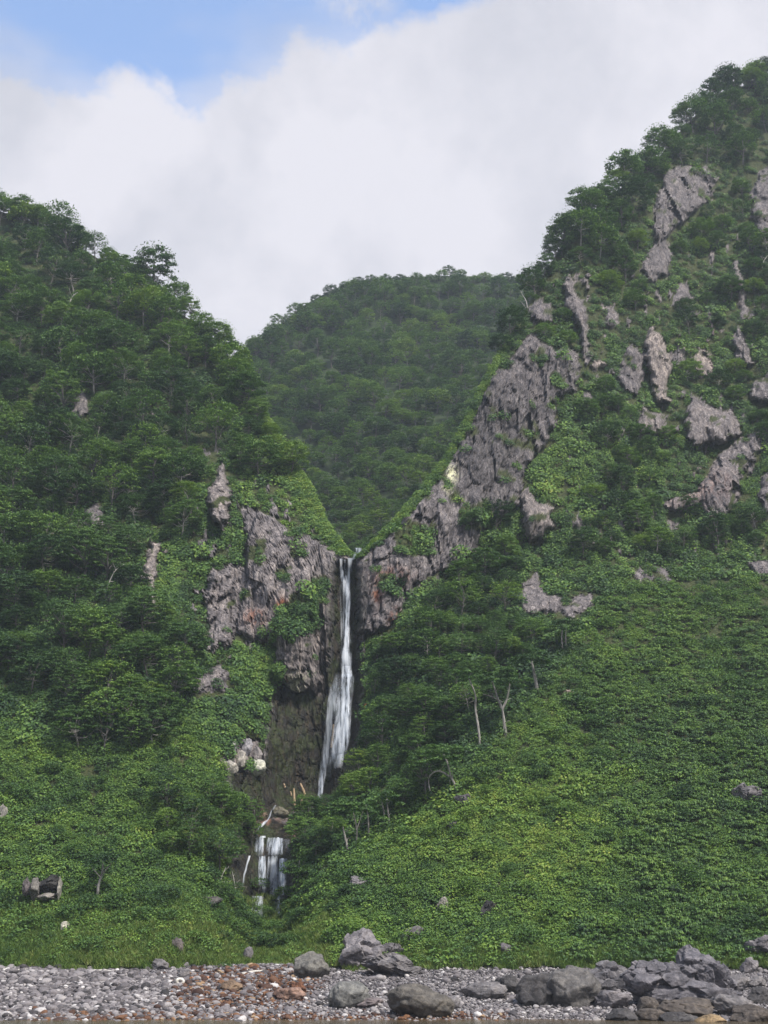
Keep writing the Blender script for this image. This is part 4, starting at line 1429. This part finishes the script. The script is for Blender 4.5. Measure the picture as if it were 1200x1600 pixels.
GREY, DARK, BRN, PALE, RUST, LAV = (.14, .132, .132), (.060, .057, .057), (.082, .070, .060), (.33, .31, .27), (.12, .055, .03), (.165, .154, .158)
BOUL = [  # centre x, top y, bottom y, width, depth factor, angularity, colour, label, place
    (560, 1468, 1522, 62, .8, .95, LAV, 'tall pointed angular boulder where the grass meets the cobbles', 'b'),
    (616, 1500, 1530, 80, .8, .9, GREY, 'low broad cracked slab lying right of the pointed boulder', 'b'),
    (622, 1484, 1506, 26, .8, .95, LAV, 'small triangular stone standing on the low cracked slab', 'b'),
    (612, 1476, 1496, 32, .8, .9, GREY, 'slanting flat stone in the grass behind the low cracked slab', 'h'),
    (583, 1478, 1496, 10, .9, .8, DARK, 'small dark stone tucked behind the pointed boulder', 'h'),
    (643, 1447, 1470, 34, .7, .95, LAV, 'slanting wedge of rock in the weeds above the low cracked slab', 'h'),
    (486, 1496, 1532, 58, .9, .5, (.14, .135, .12), 'weathered rounded boulder with striped crumbly top left of the pointed boulder', 'b'),
    (546, 1540, 1580, 54, .9, .45, (.15, .15, .14), 'rounded grey boulder alone on the cobbles below the pointed boulder', 'b'),
    (658, 1551, 1594, 88, .7, .4, (.10, .092, .08), 'large dark oval boulder at the bottom centre of the beach', 'b'),
    (760, 1540, 1564, 62, .6, .4, GREY, 'long low grey boulder on the cobbles right of centre', 'b'),
    (797, 1530, 1558, 34, .8, .45, DARK, 'rounded grey rock touching the right end of the long low boulder', 'b'),
    (850, 1527, 1578, 66, .8, .6, DARK, 'dark leaning boulder left of a pair beside the biggest rock', 'b'),
    (895, 1525, 1580, 72, .8, .45, (.11, .105, .10), 'big smooth dark boulder right of a pair on the cobbles', 'b'),
    (1065, 1487, 1582, 158, .55, .95, (.12, .115, .125), 'biggest dark jagged rock at the right end of the beach', 'b'),
    (955, 1505, 1555, 78, .6, .95, (.13, .125, .13), 'flat topped jagged rock left of the biggest rock', 'b'),
    (1015, 1505, 1540, 50, .6, .95, (.12, .115, .12), 'broken dark ledge between two jagged rocks', 'b'),
    (955, 1552, 1578, 52, .8, .6, LAV, 'low greyish stone in front of the flat topped jagged rock', 'b'),
    (1016, 1564, 1590, 34, .9, .4, BRN, 'rounded brown stone in front of the biggest rock', 'b'),
    (1020, 1580, 1602, 40, .9, .4, BRN, 'lower rounded brown stone at the bottom edge right of centre', 'b'),
    (975, 1582, 1602, 44, .9, .5, DARK, 'dark brown stone cut by the bottom edge of the picture', 'b'),
    (1080, 1565, 1594, 84, .7, .6, BRN, 'broad brownish boulder under the biggest rock', 'b'),
    (1060, 1584, 1606, 50, .7, .7, DARK, 'dark angular stone at the bottom edge under the brownish boulder', 'b'),
    (1110, 1590, 1608, 50, .7, .5, (.22, .16, .09), 'ochre stone at the bottom edge under the broad brownish boulder', 'b'),
    (1150, 1560, 1592, 64, .7, .6, GREY, 'grey boulder right of the broad brownish one', 'b'),
    (1180, 1577, 1608, 60, .7, .6, BRN, 'brown boulder in the bottom right corner', 'b'),
    (1190, 1548, 1572, 44, .7, .7, DARK, 'dark rock at the right edge of the beach', 'b'),
    (1150, 1528, 1550, 44, .7, .7, GREY, 'grey rock just right of the biggest rock', 'b'),
    (1130, 1545, 1566, 36, .7, .7, GREY, 'smaller grey rock against the foot of the biggest rock', 'b'),
    (1180, 1528, 1546, 30, .8, .6, GREY, 'middling grey stone near the right edge of the cobbles', 'b'),
    (1174, 1502, 1524, 26, .8, .7, LAV, 'pale grey stone at the grass edge right of the biggest rock', 'b'),
    (1195, 1462, 1492, 52, .8, .9, LAV, 'angular grey rock in the green at the right edge above the beach', 'h'),
    (790, 1476, 1492, 26, .8, .7, LAV, 'small brownish rock in the weeds above the middle of the beach', 'h'),
    (1170, 1228, 1254, 42, .7, .9, LAV, 'angular grey rock jutting from the knotweed near the right edge', 'h'),
    (728, 1238, 1258, 28, .8, .9, (.12, .11, .12), 'dark blocky rock beside the crooked tree at the slope edge', 'h'),
    (692, 1403, 1422, 15, .8, .8, PALE, 'small whitish stone on the lower green slope', 'h'),
    (557, 1370, 1388, 32, .8, .9, LAV, 'grey rock poking out of the green slope right of the lower cascade', 'h'),
    (765, 1405, 1432, 26, .8, .9, DARK, 'dark rock sunk in the lower green slope', 'h'),
    (706, 1283, 1294, 26, .8, .9, LAV, 'flat grey rock on the slope above the middle', 'h'),
    (888, 1074, 1086, 15, .8, .9, (.26, .21, .17), 'small tan stone on the upper grassy slope', 'h'),
    (278, 1469, 1489, 21, .8, .55, (.15, .13, .12), 'rounded brownish boulder in the grass at lower left', 'h'),
    (312, 1489, 1510, 32, .8, .55, LAV, 'rounded grey boulder at the grass edge by the stream mouth', 'b'),
    (387, 1484, 1506, 15, .8, .6, GREY, 'upright grey stone in front of the thicket at the stream mouth', 'b'),
    (325, 1402, 1416, 40, .8, .8, (.09, .085, .08), 'flat dark rock on the left bank below the cascade', 'h'),
    (101, 1443, 1456, 17, .8, .4, (.55, .52, .42), 'small cream coloured stone in the grass at lower left', 'h'),
    (452, 1544, 1566, 42, .8, .6, (.20, .13, .10), 'pinkish brown stone on the rust stained cobbles', 'b'),
    (465, 1538, 1555, 26, .8, .5, RUST, 'rusty round stone behind the pinkish brown one', 'b'),
    (360, 1536, 1553, 30, .8, .4, (.17, .12, .08), 'brown stone in the middle of the rust stained cobbles', 'b'),
    (700, 1560, 1580, 30, .8, .4, GREY, 'grey stone half behind the large dark oval boulder', 'b'),
    (575, 1562, 1576, 38, .8, .4, (.14, .12, .12), 'low dark stone right of the rounded grey boulder', 'b'),
    (248, 1502, 1518, 26, .8, .5, GREY, 'low grey stone at the top of the cobbles on the left', 'b'),
    (286, 1516, 1530, 20, .8, .5, GREY, 'grey stone just above the white float', 'b'),
    (2, 1260, 1288, 16, .8, .9, PALE, 'pale rock face cut by the left edge of the picture', 'h'),
    (1037, 1540, 1560, 24, .8, .8, LAV, 'pale cracked block wedged under the left side of the biggest rock', 'b'),
    # pale boulders on the ledge beside the falls
    (398, 1186, 1206, 30, .8, .5, (.42, .42, .35), 'broadest cream boulder at the lip of the mossy ledge left of the falls', 'h'),
    (360, 1188, 1206, 22, .8, .6, PALE, 'pale boulder at the left end of the ledge beside the falls', 'h'),
    (374, 1172, 1198, 18, .8, .7, PALE, 'upright pale boulder in the middle of the ledge pile', 'h'),
    (384, 1154, 1178, 22, .8, .7, (.26, .25, .26), 'grey boulder at the top of the ledge pile', 'h'),
    (362, 1160, 1176, 16, .8, .7, (.32, .31, .29), 'small grey boulder at the upper left of the ledge pile', 'h'),
    (402, 1166, 1188, 14, .8, .7, (.25, .23, .22), 'dull boulder at the right end of the ledge pile', 'h'),
    (410, 1264, 1280, 16, .8, .9, (.20, .14, .10), 'broken brown rock at the head of the lower cascade', 'h'),
    (438, 1262, 1275, 26, .8, .5, (.15, .14, .10), 'mossy round rock above the lower cascade', 'h'),
    (395, 1276, 1288, 16, .8, .9, (.18, .11, .08), 'reddish broken rock left of the head of the lower cascade', 'h'),
]
for i, (bx_, ty_, by_, wpx, dfac, ang, colr_, lab_, pl) in enumerate(BOUL):
    p = on_beach(bx_, by_ - (by_ - ty_) * .12) if pl == 'b' else onhill(bx_, by_ - (by_ - ty_) * .12)
    s = p[1] / F * 1.05
    W_ = wpx * s
    Hm = (by_ - ty_) * s * 1.04
    me = rock_mesh('boulder', 400 + i, (W_ * 1.12, W_ * dfac, Hm * (1.15 if pl == 'b' else 1.35)), ang, 5, m_bould, .09 if ang > .85 else .07, 10 if ang > .75 else 16)
    o = obj('boulder', me, loc=(p[0], p[1] + (W_ * dfac * .15 if pl == 'b' else 0), p[2] + Hm * (.36 if pl == 'b' else .22)))
    if lab_.startswith('biggest'):
        mv, mf, nv = [], [], 0
        for (ox, ty2, by2, w2, dd_, sd2, tl) in ((1098, 1487, 1556, 78, .9, 1, .25), (1060, 1500, 1562, 92, .8, 2, .12), (1018, 1508, 1550, 62, .9, 3, .2), (1075, 1530, 1584, 126, .6, 4, .05), (1126, 1520, 1572, 44, 1.1, 5, -.3), (1036, 1528, 1570, 80, .7, 6, .3), (1096, 1508, 1545, 50, 1.5, 7, -.2)):
            m2 = rock_mesh('piece', 950 + sd2, (w2 * s * 1.1, w2 * s * dd_, (by2 - ty2) * s * 1.15), .98, 5, m_bould, .07, 8)
            v2_ = np.array([q.co[:] for q in m2.vertices])
            v2_ = np.stack([v2_[:, 0] * cos(tl) - v2_[:, 2] * sin(tl), v2_[:, 1], v2_[:, 0] * sin(tl) + v2_[:, 2] * cos(tl)], 1)
            v2_ += np.array([(ox - bx_) * s, (sd2 % 3 - 1) * .5, ((by_ - (ty2 + by2) / 2) * s) * .74 - Hm * .40 + .1])
            mv.append(v2_)
            mf += [[int(q) + nv for q in f_] for f_ in ICO[5][1]]
            nv += len(v2_)
            bpy.data.meshes.remove(m2)
        me = bpy.data.meshes.new('boulder')
        me.from_pydata(np.concatenate(mv).tolist(), [], mf)
        me.materials.append(m_bould)
        me.polygons.foreach_set('use_smooth', [False] * len(me.polygons))
        o.data = me
    rr_ = random.Random(i)
    o.rotation_euler = (rr_.uniform(-.1, .1), rr_.uniform(-.12, .12), rr_.uniform(-.4, .4))
    o.color = (*[c_ * (.72 if pl == 'h' and ty_ > 1210 else .9) for c_ in colr_], 1)
    tag(o, lab_, 'rock' if wpx > 140 else 'boulder')

# hollow rock at lower left: pale rims, dark block coloured as the hollow's shade
p = onhill(73, 1402)
r_ = np.random.default_rng(5)
s = p[1] / F * 1.05
hr = bpy.data.objects.new('hollow_rock', None)
COL.objects.link(hr)
hr.location = p
tag(hr, 'pale rimmed rock with a hollow coloured dark for shade in the green at lower left', 'rock')
for nm, (cx_, cy_, w_, h_, dp), cl, sd_ in (('rim', (60, 1392, 16, 36, 3.0), (.22, .21, .19), 1), ('shade_block', (75, 1388, 46, 34, 3.2), (.05, .048, .045), 2), ('ledge', (76, 1402, 34, 12, 3.2), (.30, .28, .25), 3), ('rim', (94, 1390, 5, 30, 2.6), (.40, .38, .33), 4), ('shoulder', (48, 1388, 14, 26, 2.0), (.16, .14, .14), 6)):
    me = rock_mesh(nm, 700 + sd_, (w_ * s * 1.1, dp, h_ * s * 1.1), .85, 5, m_bould, .05)
    q = obj(nm, me, hr, ((cx_ - 73) * s, (-.2 if nm == 'shade_block' else -1.3), (1402 - cy_) * s))
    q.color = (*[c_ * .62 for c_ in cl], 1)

# ------------------------------------------------------------------ driftwood and the float
def log(name, p0, p1, rad, lab, mat, where='b', seed=0, branch=False, lift=.15, lean=None):
    r = np.random.default_rng(900 + seed)
    A_ = on_beach(*p0) if where == 'b' else onhill(*p0)
    if where == 'b':
        B_ = on_beach(*p1)
    else:
        g = onhill(*p1)
        B_ = unproj(p1[0], p1[1], A_[1] - .3) if lean else g
    A_ = A_ + np.array([0, 0, lift])
    B_ = B_ + np.array([0, 0, lift])
    mb = MB()
    pth = bend_path((0, 0, 0), B_ - A_, r, 9, .025)
    mb.tube(pth, rad * np.linspace(1, .62, 9) * r.uniform(.9, 1.1, 9), 8)
    if branch:
        for k in (3, 5):
            mb.tube(bend_path(pth[k], pth[k] + np.array([r.normal() * .5, r.normal() * .4, .6]), r, 4, .1), np.linspace(rad * .4, .02, 4), 5)
    o = obj(name, mb.mesh(name, [mat]), loc=A_)
    tag(o, lab, 'log' if name == 'log' else 'driftwood')
    return o


m_rlog, t = newmat('red_brown_wood')
pos = t.n('ShaderNodeTexCoord').outputs['Object']
finish(t, t.ramp(t.noise(pos, 4, 4), [(.3, (.25, .08, .03)), (.7, (.50, .22, .10))]), .7)
m_blog, t = newmat('stripped_wood')
pos = t.n('ShaderNodeTexCoord').outputs['Object']
finish(t, t.ramp(t.noise(pos, 4, 4), [(.3, (.30, .20, .11)), (.7, (.55, .42, .28))]), .7)
log('driftwood', (5, 1518), (44, 1517), .20, 'grey driftwood log at the far left top of the cobbles', m_dead, seed=1)
log('driftwood', (136, 1519), (176, 1520), .18, 'bleached driftwood log at the grass edge left of centre', m_dead, seed=2)
log('driftwood', (113, 1532), (152, 1538), .16, 'slanting bleached driftwood among the left cobbles', m_dead, seed=3, branch=True)
log('driftwood', (66, 1543), (98, 1545), .12, 'thin pale stick on the left cobbles', m_dead, seed=4)
log('driftwood', (300, 1531), (336, 1529), .17, 'orange brown driftwood log on the rust stained cobbles', m_rlog, seed=5)
log('driftwood', (378, 1524), (417, 1519), .18, 'pale driftwood log right of the small shrub', m_dead, seed=6)
log('driftwood', (346, 1498), (366, 1493), .14, 'whitish driftwood poking out in front of the thicket', m_dead, seed=7, branch=True)
log('driftwood', (287, 1524), (305, 1522), .12, 'short brown stick above the white float', m_blog, seed=8)
log('driftwood', (148, 1512), (180, 1513), .10, 'thin stick in the grass edge above the bleached log', m_dead, seed=9)
log('log', (460, 1258), (459, 1232), .24, 'upright stripped log at the foot of the falls', m_blog, 'h', 10, lean=True, lift=0)
log('log', (476, 1241), (469, 1224), .26, 'leaning stripped log at the foot of the falls', m_blog, 'h', 11, lean=True, lift=0)
log('log', (466, 1260), (475, 1243), .16, 'mossy log slanting below the leaning stripped one', m_blog, 'h', 12, lean=True, lift=0)
log('log', (445, 1230), (444, 1225), .22, 'short pale stump on the wet rock left of the logs', m_blog, 'h', 13, lean=True, lift=0)
log('log', (455, 1243), (454, 1237), .18, 'pale broken end of wood between the short stump and the upright log', m_blog, 'h', 14, lean=True, lift=0)
log('log', (572, 1112), (571, 1099), .32, 'orange broken trunk stub on the bank right of the falls', m_rlog, 'h', 15, lean=True, lift=0)
log('log', (518, 1168), (521, 1132), .26, 'long pale log standing in the spray of the falls', m_blog, 'h', 16, lean=True, lift=0)
# white float with a dark hole
m_white, t = newmat('white_plastic')
pos = t.n('ShaderNodeTexCoord').outputs['Object']
finish(t, t.ramp(t.noise(pos, 3, 4), [(.3, (.5, .46, .38)), (.6, (.74, .71, .64))]), .5)
mb = MB()
R1, R2 = .30, .17
vv, fv = [], []
for i in range(28):
    a = 2 * pi * i / 28
    for j in range(12):
        b = 2 * pi * j / 12
        vv.append(((R1 + R2 * cos(b)) * cos(a) * 1.15, R2 * 1.3 * sin(b), (R1 + R2 * cos(b)) * sin(a) * .9))
        fv.append((i * 12 + j, i * 12 + (j + 1) % 12, ((i + 1) % 28) * 12 + (j + 1) % 12, ((i + 1) % 28) * 12 + j))
mb.add(vv, fv)
p = on_beach(281, 1540)
fl = obj('float', mb.mesh('float', [m_white], True), loc=(p[0], p[1], p[2] + .45))
fl.rotation_euler = (.2, .1, .3)
tag(fl, 'white ring shaped float washed up on the rust stained cobbles', 'float')

# ------------------------------------------------------------------ falling water
def water_mat(name, dens, lo, hi):
    m, t = newmat(name)
    uv = t.n('ShaderNodeUVMap').outputs[0]
    su = t.n('ShaderNodeSeparateXYZ', {0: uv})
    n1_ = t.noise(t.scalev(uv, 1.0, .06, 1), dens, 5, .7, .15)
    n2_ = t.noise(t.scalev(uv, 1.0, .16, 1), dens * .42, 4, .65, .3)
    st = t.math('ADD', t.math('MULTIPLY', n1_, .5), t.math('MULTIPLY', n2_, .5))
    ed = attr(t, 'edge')
    al = t.math('MULTIPLY', t.mapr(t.math('ADD', st, t.math('MULTIPLY', ed, .13)), lo, hi, 0, 1, True), t.mapr(ed, 0, .45, 0, 1, True))
    al = t.math('MULTIPLY', al, attr(t, 'thick'))
    p = t.n('ShaderNodeBsdfPrincipled', {'Base Color': t.ramp(st, [(.38, (.30, .35, .43)), (.50, (.52, .57, .64)), (.62, (.84, .87, .90))]), 'Roughness': .4, 'Subsurface Weight': 0.0})
    tr = t.n('ShaderNodeBsdfTransparent')
    trl = t.n('ShaderNodeBsdfTranslucent', {0: (.9, .92, .95, 1)})
    a_ = t.n('ShaderNodeMixShader', {0: .35, 1: p.outputs[0], 2: trl.outputs[0]})
    mx = t.n('ShaderNodeMixShader', {0: al, 1: tr.outputs[0], 2: a_.outputs[0]})
    t.n('ShaderNodeOutputMaterial', {0: mx.outputs[0]})
    return m


m_fall = water_mat('falling_water', 2.8, .46, .68)
m_casc = water_mat('cascade_water', 3.0, .48, .68)
Ds = D.copy()
for _ in range(10):
    Ds[1:-1, 1:-1] = (Ds[:-2, 1:-1] + Ds[2:, 1:-1] + Ds[1:-1, :-2] + Ds[1:-1, 2:] + Ds[1:-1, 1:-1]) / 5


def ribbon(name, rows, mat, off=1.0, parent=None, bulge_=.22, nc=16, step=3):
    """rows: (py, left px, right px, opacity)"""
    rows = np.array(rows, float)
    ys = np.arange(rows[0, 0], rows[-1, 0] + .1, step)
    xl, xr = np.interp(ys, rows[:, 0], rows[:, 1]), np.interp(ys, rows[:, 0], rows[:, 2])
    th = np.interp(ys, rows[:, 0], rows[:, 3])
    xl = xl + .8 * perlin(ys / 9, ys * 0 + .3, ys * 0)
    xr = xr + .8 * perlin(ys / 9, ys * 0 + 7.3, ys * 0)
    u = np.linspace(0, 1, nc)
    GX = xl[:, None] + (xr - xl)[:, None] * u
    GY = np.repeat(ys[:, None], nc, 1)
    cxs = (xl + xr) / 2
    dc = sample(Ds, cxs, ys)
    for _ in range(12):
        dc[1:-1] = (dc[:-2] + dc[1:-1] + dc[2:]) / 3
    # keep clear of the rock everywhere
    loc = np.stack([sample(D, GX[:, j], ys) for j in range(nc)], 1)
    dc = np.minimum(dc, loc.min(1) + .4)
    for _ in range(8):
        dc[1:-1] = (dc[:-2] + dc[1:-1] + dc[2:]) / 3
    DD = dc[:, None] - off - bulge_ * np.sin(u * pi)[None] * .6
    G = unproj(GX, GY, DD)
    o = grid_mesh(name, G, {'edge': np.repeat((1 - np.abs(2 * u - 1) ** 1.6)[None], len(ys), 0), 'thick': np.repeat(th[:, None], nc, 1)}, mat)
    if parent:
        o.parent = parent
    me = o.data
    uvl = me.uv_layers.new(name='UVMap')
    vi = np.empty(len(me.loops), np.int32)
    me.loops.foreach_get('vertex_index', vi)
    xx = G[..., 0].ravel()
    zz = G[..., 2].ravel()
    uvl.data.foreach_set('uv', np.stack([xx[vi], zz[vi]], 1).astype(np.float32).ravel())
    me.polygons.foreach_set('use_smooth', [True] * len(me.polygons))
    return o


wf = bpy.data.objects.new('waterfall', None)
COL.objects.link(wf)
wf['kind'] = 'structure'
ribbon('strand', [(873, 530, 536, 1), (890, 530, 537, 1), (905, 532, 540, 1), (918, 535, 545, .9), (930, 537, 546, .4)], m_fall, 1.3, wf)
ribbon('strand', [(874, 537, 541, .8), (890, 536, 542, .7), (915, 537, 543, .3)], m_fall, 1.1, wf)
ribbon('strand', [(872, 541, 552, 1), (890, 541, 550, 1), (910, 540, 548, 1), (930, 538, 548, 1), (960, 537, 548, 1), (1000, 535, 548, 1), (1030, 533, 548, 1), (1052, 533, 551, 1), (1058, 531, 554, .9)], m_fall, 1.5, wf)
ribbon('strand', [(870, 540, 553, .0), (920, 529, 549, .25), (1000, 531, 550, .45), (1050, 530, 553, .6)], m_fall, .9, wf)
ribbon('strand', [(1046, 533, 551, .0), (1058, 530, 555, .8), (1090, 526, 552, .62), (1120, 521, 550, .6), (1150, 516, 549, .6), (1175, 513, 546, .55), (1195, 507, 532, .3), (1215, 502, 518, .0)], m_fall, 1.5, wf)
ribbon('strand', [(1050, 538, 551, 0), (1075, 537, 550, 1), (1090, 535, 549, 1), (1120, 531, 546, 1), (1140, 524, 538, 1), (1180, 516, 528, .8), (1196, 513, 524, .0)], m_fall, 2.0, wf)
ribbon('strand', [(1110, 536, 549, 0), (1130, 536, 549, .8), (1150, 533, 549, 1), (1180, 526, 541, .8), (1202, 520, 534, .0)], m_fall, 2.1, wf)
ribbon('strand', [(1050, 524, 536, .0), (1075, 514, 533, .45), (1100, 510, 530, .6), (1160, 504, 520, .6), (1200, 499, 512, .8), (1236, 496, 506, .8), (1248, 496, 503, .3)], m_fall, 1.2, wf)
cs = bpy.data.objects.new('lower_cascade', None)
COL.objects.link(cs)
cs['kind'] = 'structure'
rw = np.random.default_rng(77)


def veil(name, x0, x1, y0, y1, n, op=1.0, drift=0):
    """a sheet of falling water made of overlapping strands of uneven width and length"""
    for k in range(n):
        c = x0 + (x1 - x0) * (k + .5) / n + rw.normal() * .5
        hw = (x1 - x0) / n * rw.uniform(.45, .95)
        ya = y0 + rw.uniform(-1.2, .8)
        yb = y1 + rw.uniform(-7, 3) * (y1 - y0) / 40
        ym = ya + (yb - ya) * rw.uniform(.4, .7)
        d = drift + rw.normal() * .8
        o_ = op * rw.uniform(.55, 1)
        ribbon(name, [(ya, c - hw * .8, c + hw * .8, o_), (ym, c - hw + d * .6, c + hw + d * .6, o_ * rw.uniform(.8, 1)), (yb, c - hw * 1.1 + d, c + hw * 1.1 + d, o_ * .55)], m_casc, .7 + rw.uniform(0, .25), cs, step=2, nc=8, bulge_=.05)


for nm_, xa, xb, ya, yb, op_ in (('upper_sheet', 399, 413, 1308, 1335, .9), ('upper_sheet', 417, 441, 1309, 1335, .75), ('lower_sheet', 404, 416, 1338, 1392, .8),
                              ('lower_sheet', 418, 434, 1338, 1398, .5), ('lower_sheet', 436, 448, 1341, 1396, .8), ('lower_sheet', 394, 412, 1400, 1430, .5), ('lower_sheet', 430, 443, 1400, 1430, .5)):
    ribbon(nm_, [(ya, xa + 1, xb - 1, op_ * .8), (ya + 3, xa, xb, op_), (yb - 8, xa, xb, op_), (yb + 4, xa + 1, xb - 1, .0)], m_casc, .7, cs, step=2, bulge_=.05)
    veil(nm_, xa, xb, ya, yb, 3 if xb - xa < 15 else 5, .9 * op_, -1)
veil('upper_sheet', 443, 453, 1312, 1335, 2, .3)
ribbon('side_trickle', [(1337, 388, 392, .8), (1350, 384, 388, .8), (1366, 380, 384, .7), (1392, 377, 380, .5)], m_casc, .6, cs, step=2)
ribbon('head_stream', [(1258, 428, 432, .3), (1268, 422, 425, .4), (1280, 418, 421, .7), (1285, 410, 418, .9), (1292, 402, 410, .9), (1300, 399, 403, .8), (1308, 399, 405, .7)], m_casc, .8, cs, step=2)
ribbon('brink_water', [(1306, 404, 416, .9), (1309, 404, 416, .9)], m_casc, .9, cs, step=1)
# white water just above the lip
ribbon('stream', [(856, 551, 566, 1), (862, 553, 567, 1), (870, 549, 560, .8), (876, 543, 553, .9)], m_casc, .8, wf, step=2)

# ------------------------------------------------------------------ haze
hb = MB()
x0, x1, y0, y1, z0, z1 = -1300, 1300, -1300, 1000, -4, 420
hb.add([(x0, y0, z0), (x1, y0, z0), (x1, y1, z0), (x0, y1, z0), (x0, y0, z1), (x1, y0, z1), (x1, y1, z1), (x0, y1, z1)],
       [(0, 3, 2, 1), (4, 5, 6, 7), (0, 1, 5, 4), (1, 2, 6, 5), (2, 3, 7, 6), (3, 0, 4, 7)])
m_hz = bpy.data.materials.new('haze_air')
m_hz.use_nodes = True
t = NT(m_hz.node_tree)
pv = t.n('ShaderNodeVolumePrincipled', {'Color': (.74, .84, .95, 1), 'Density': 0.00020, 'Anisotropy': .2})
t.n('ShaderNodeOutputMaterial', {'Volume': pv.outputs[0]})
hz = obj('haze', hb.mesh('haze', [m_hz]))
hz['kind'] = 'stuff'
tag(hz, 'faint blue haze in the air between beach and far hill', 'haze')
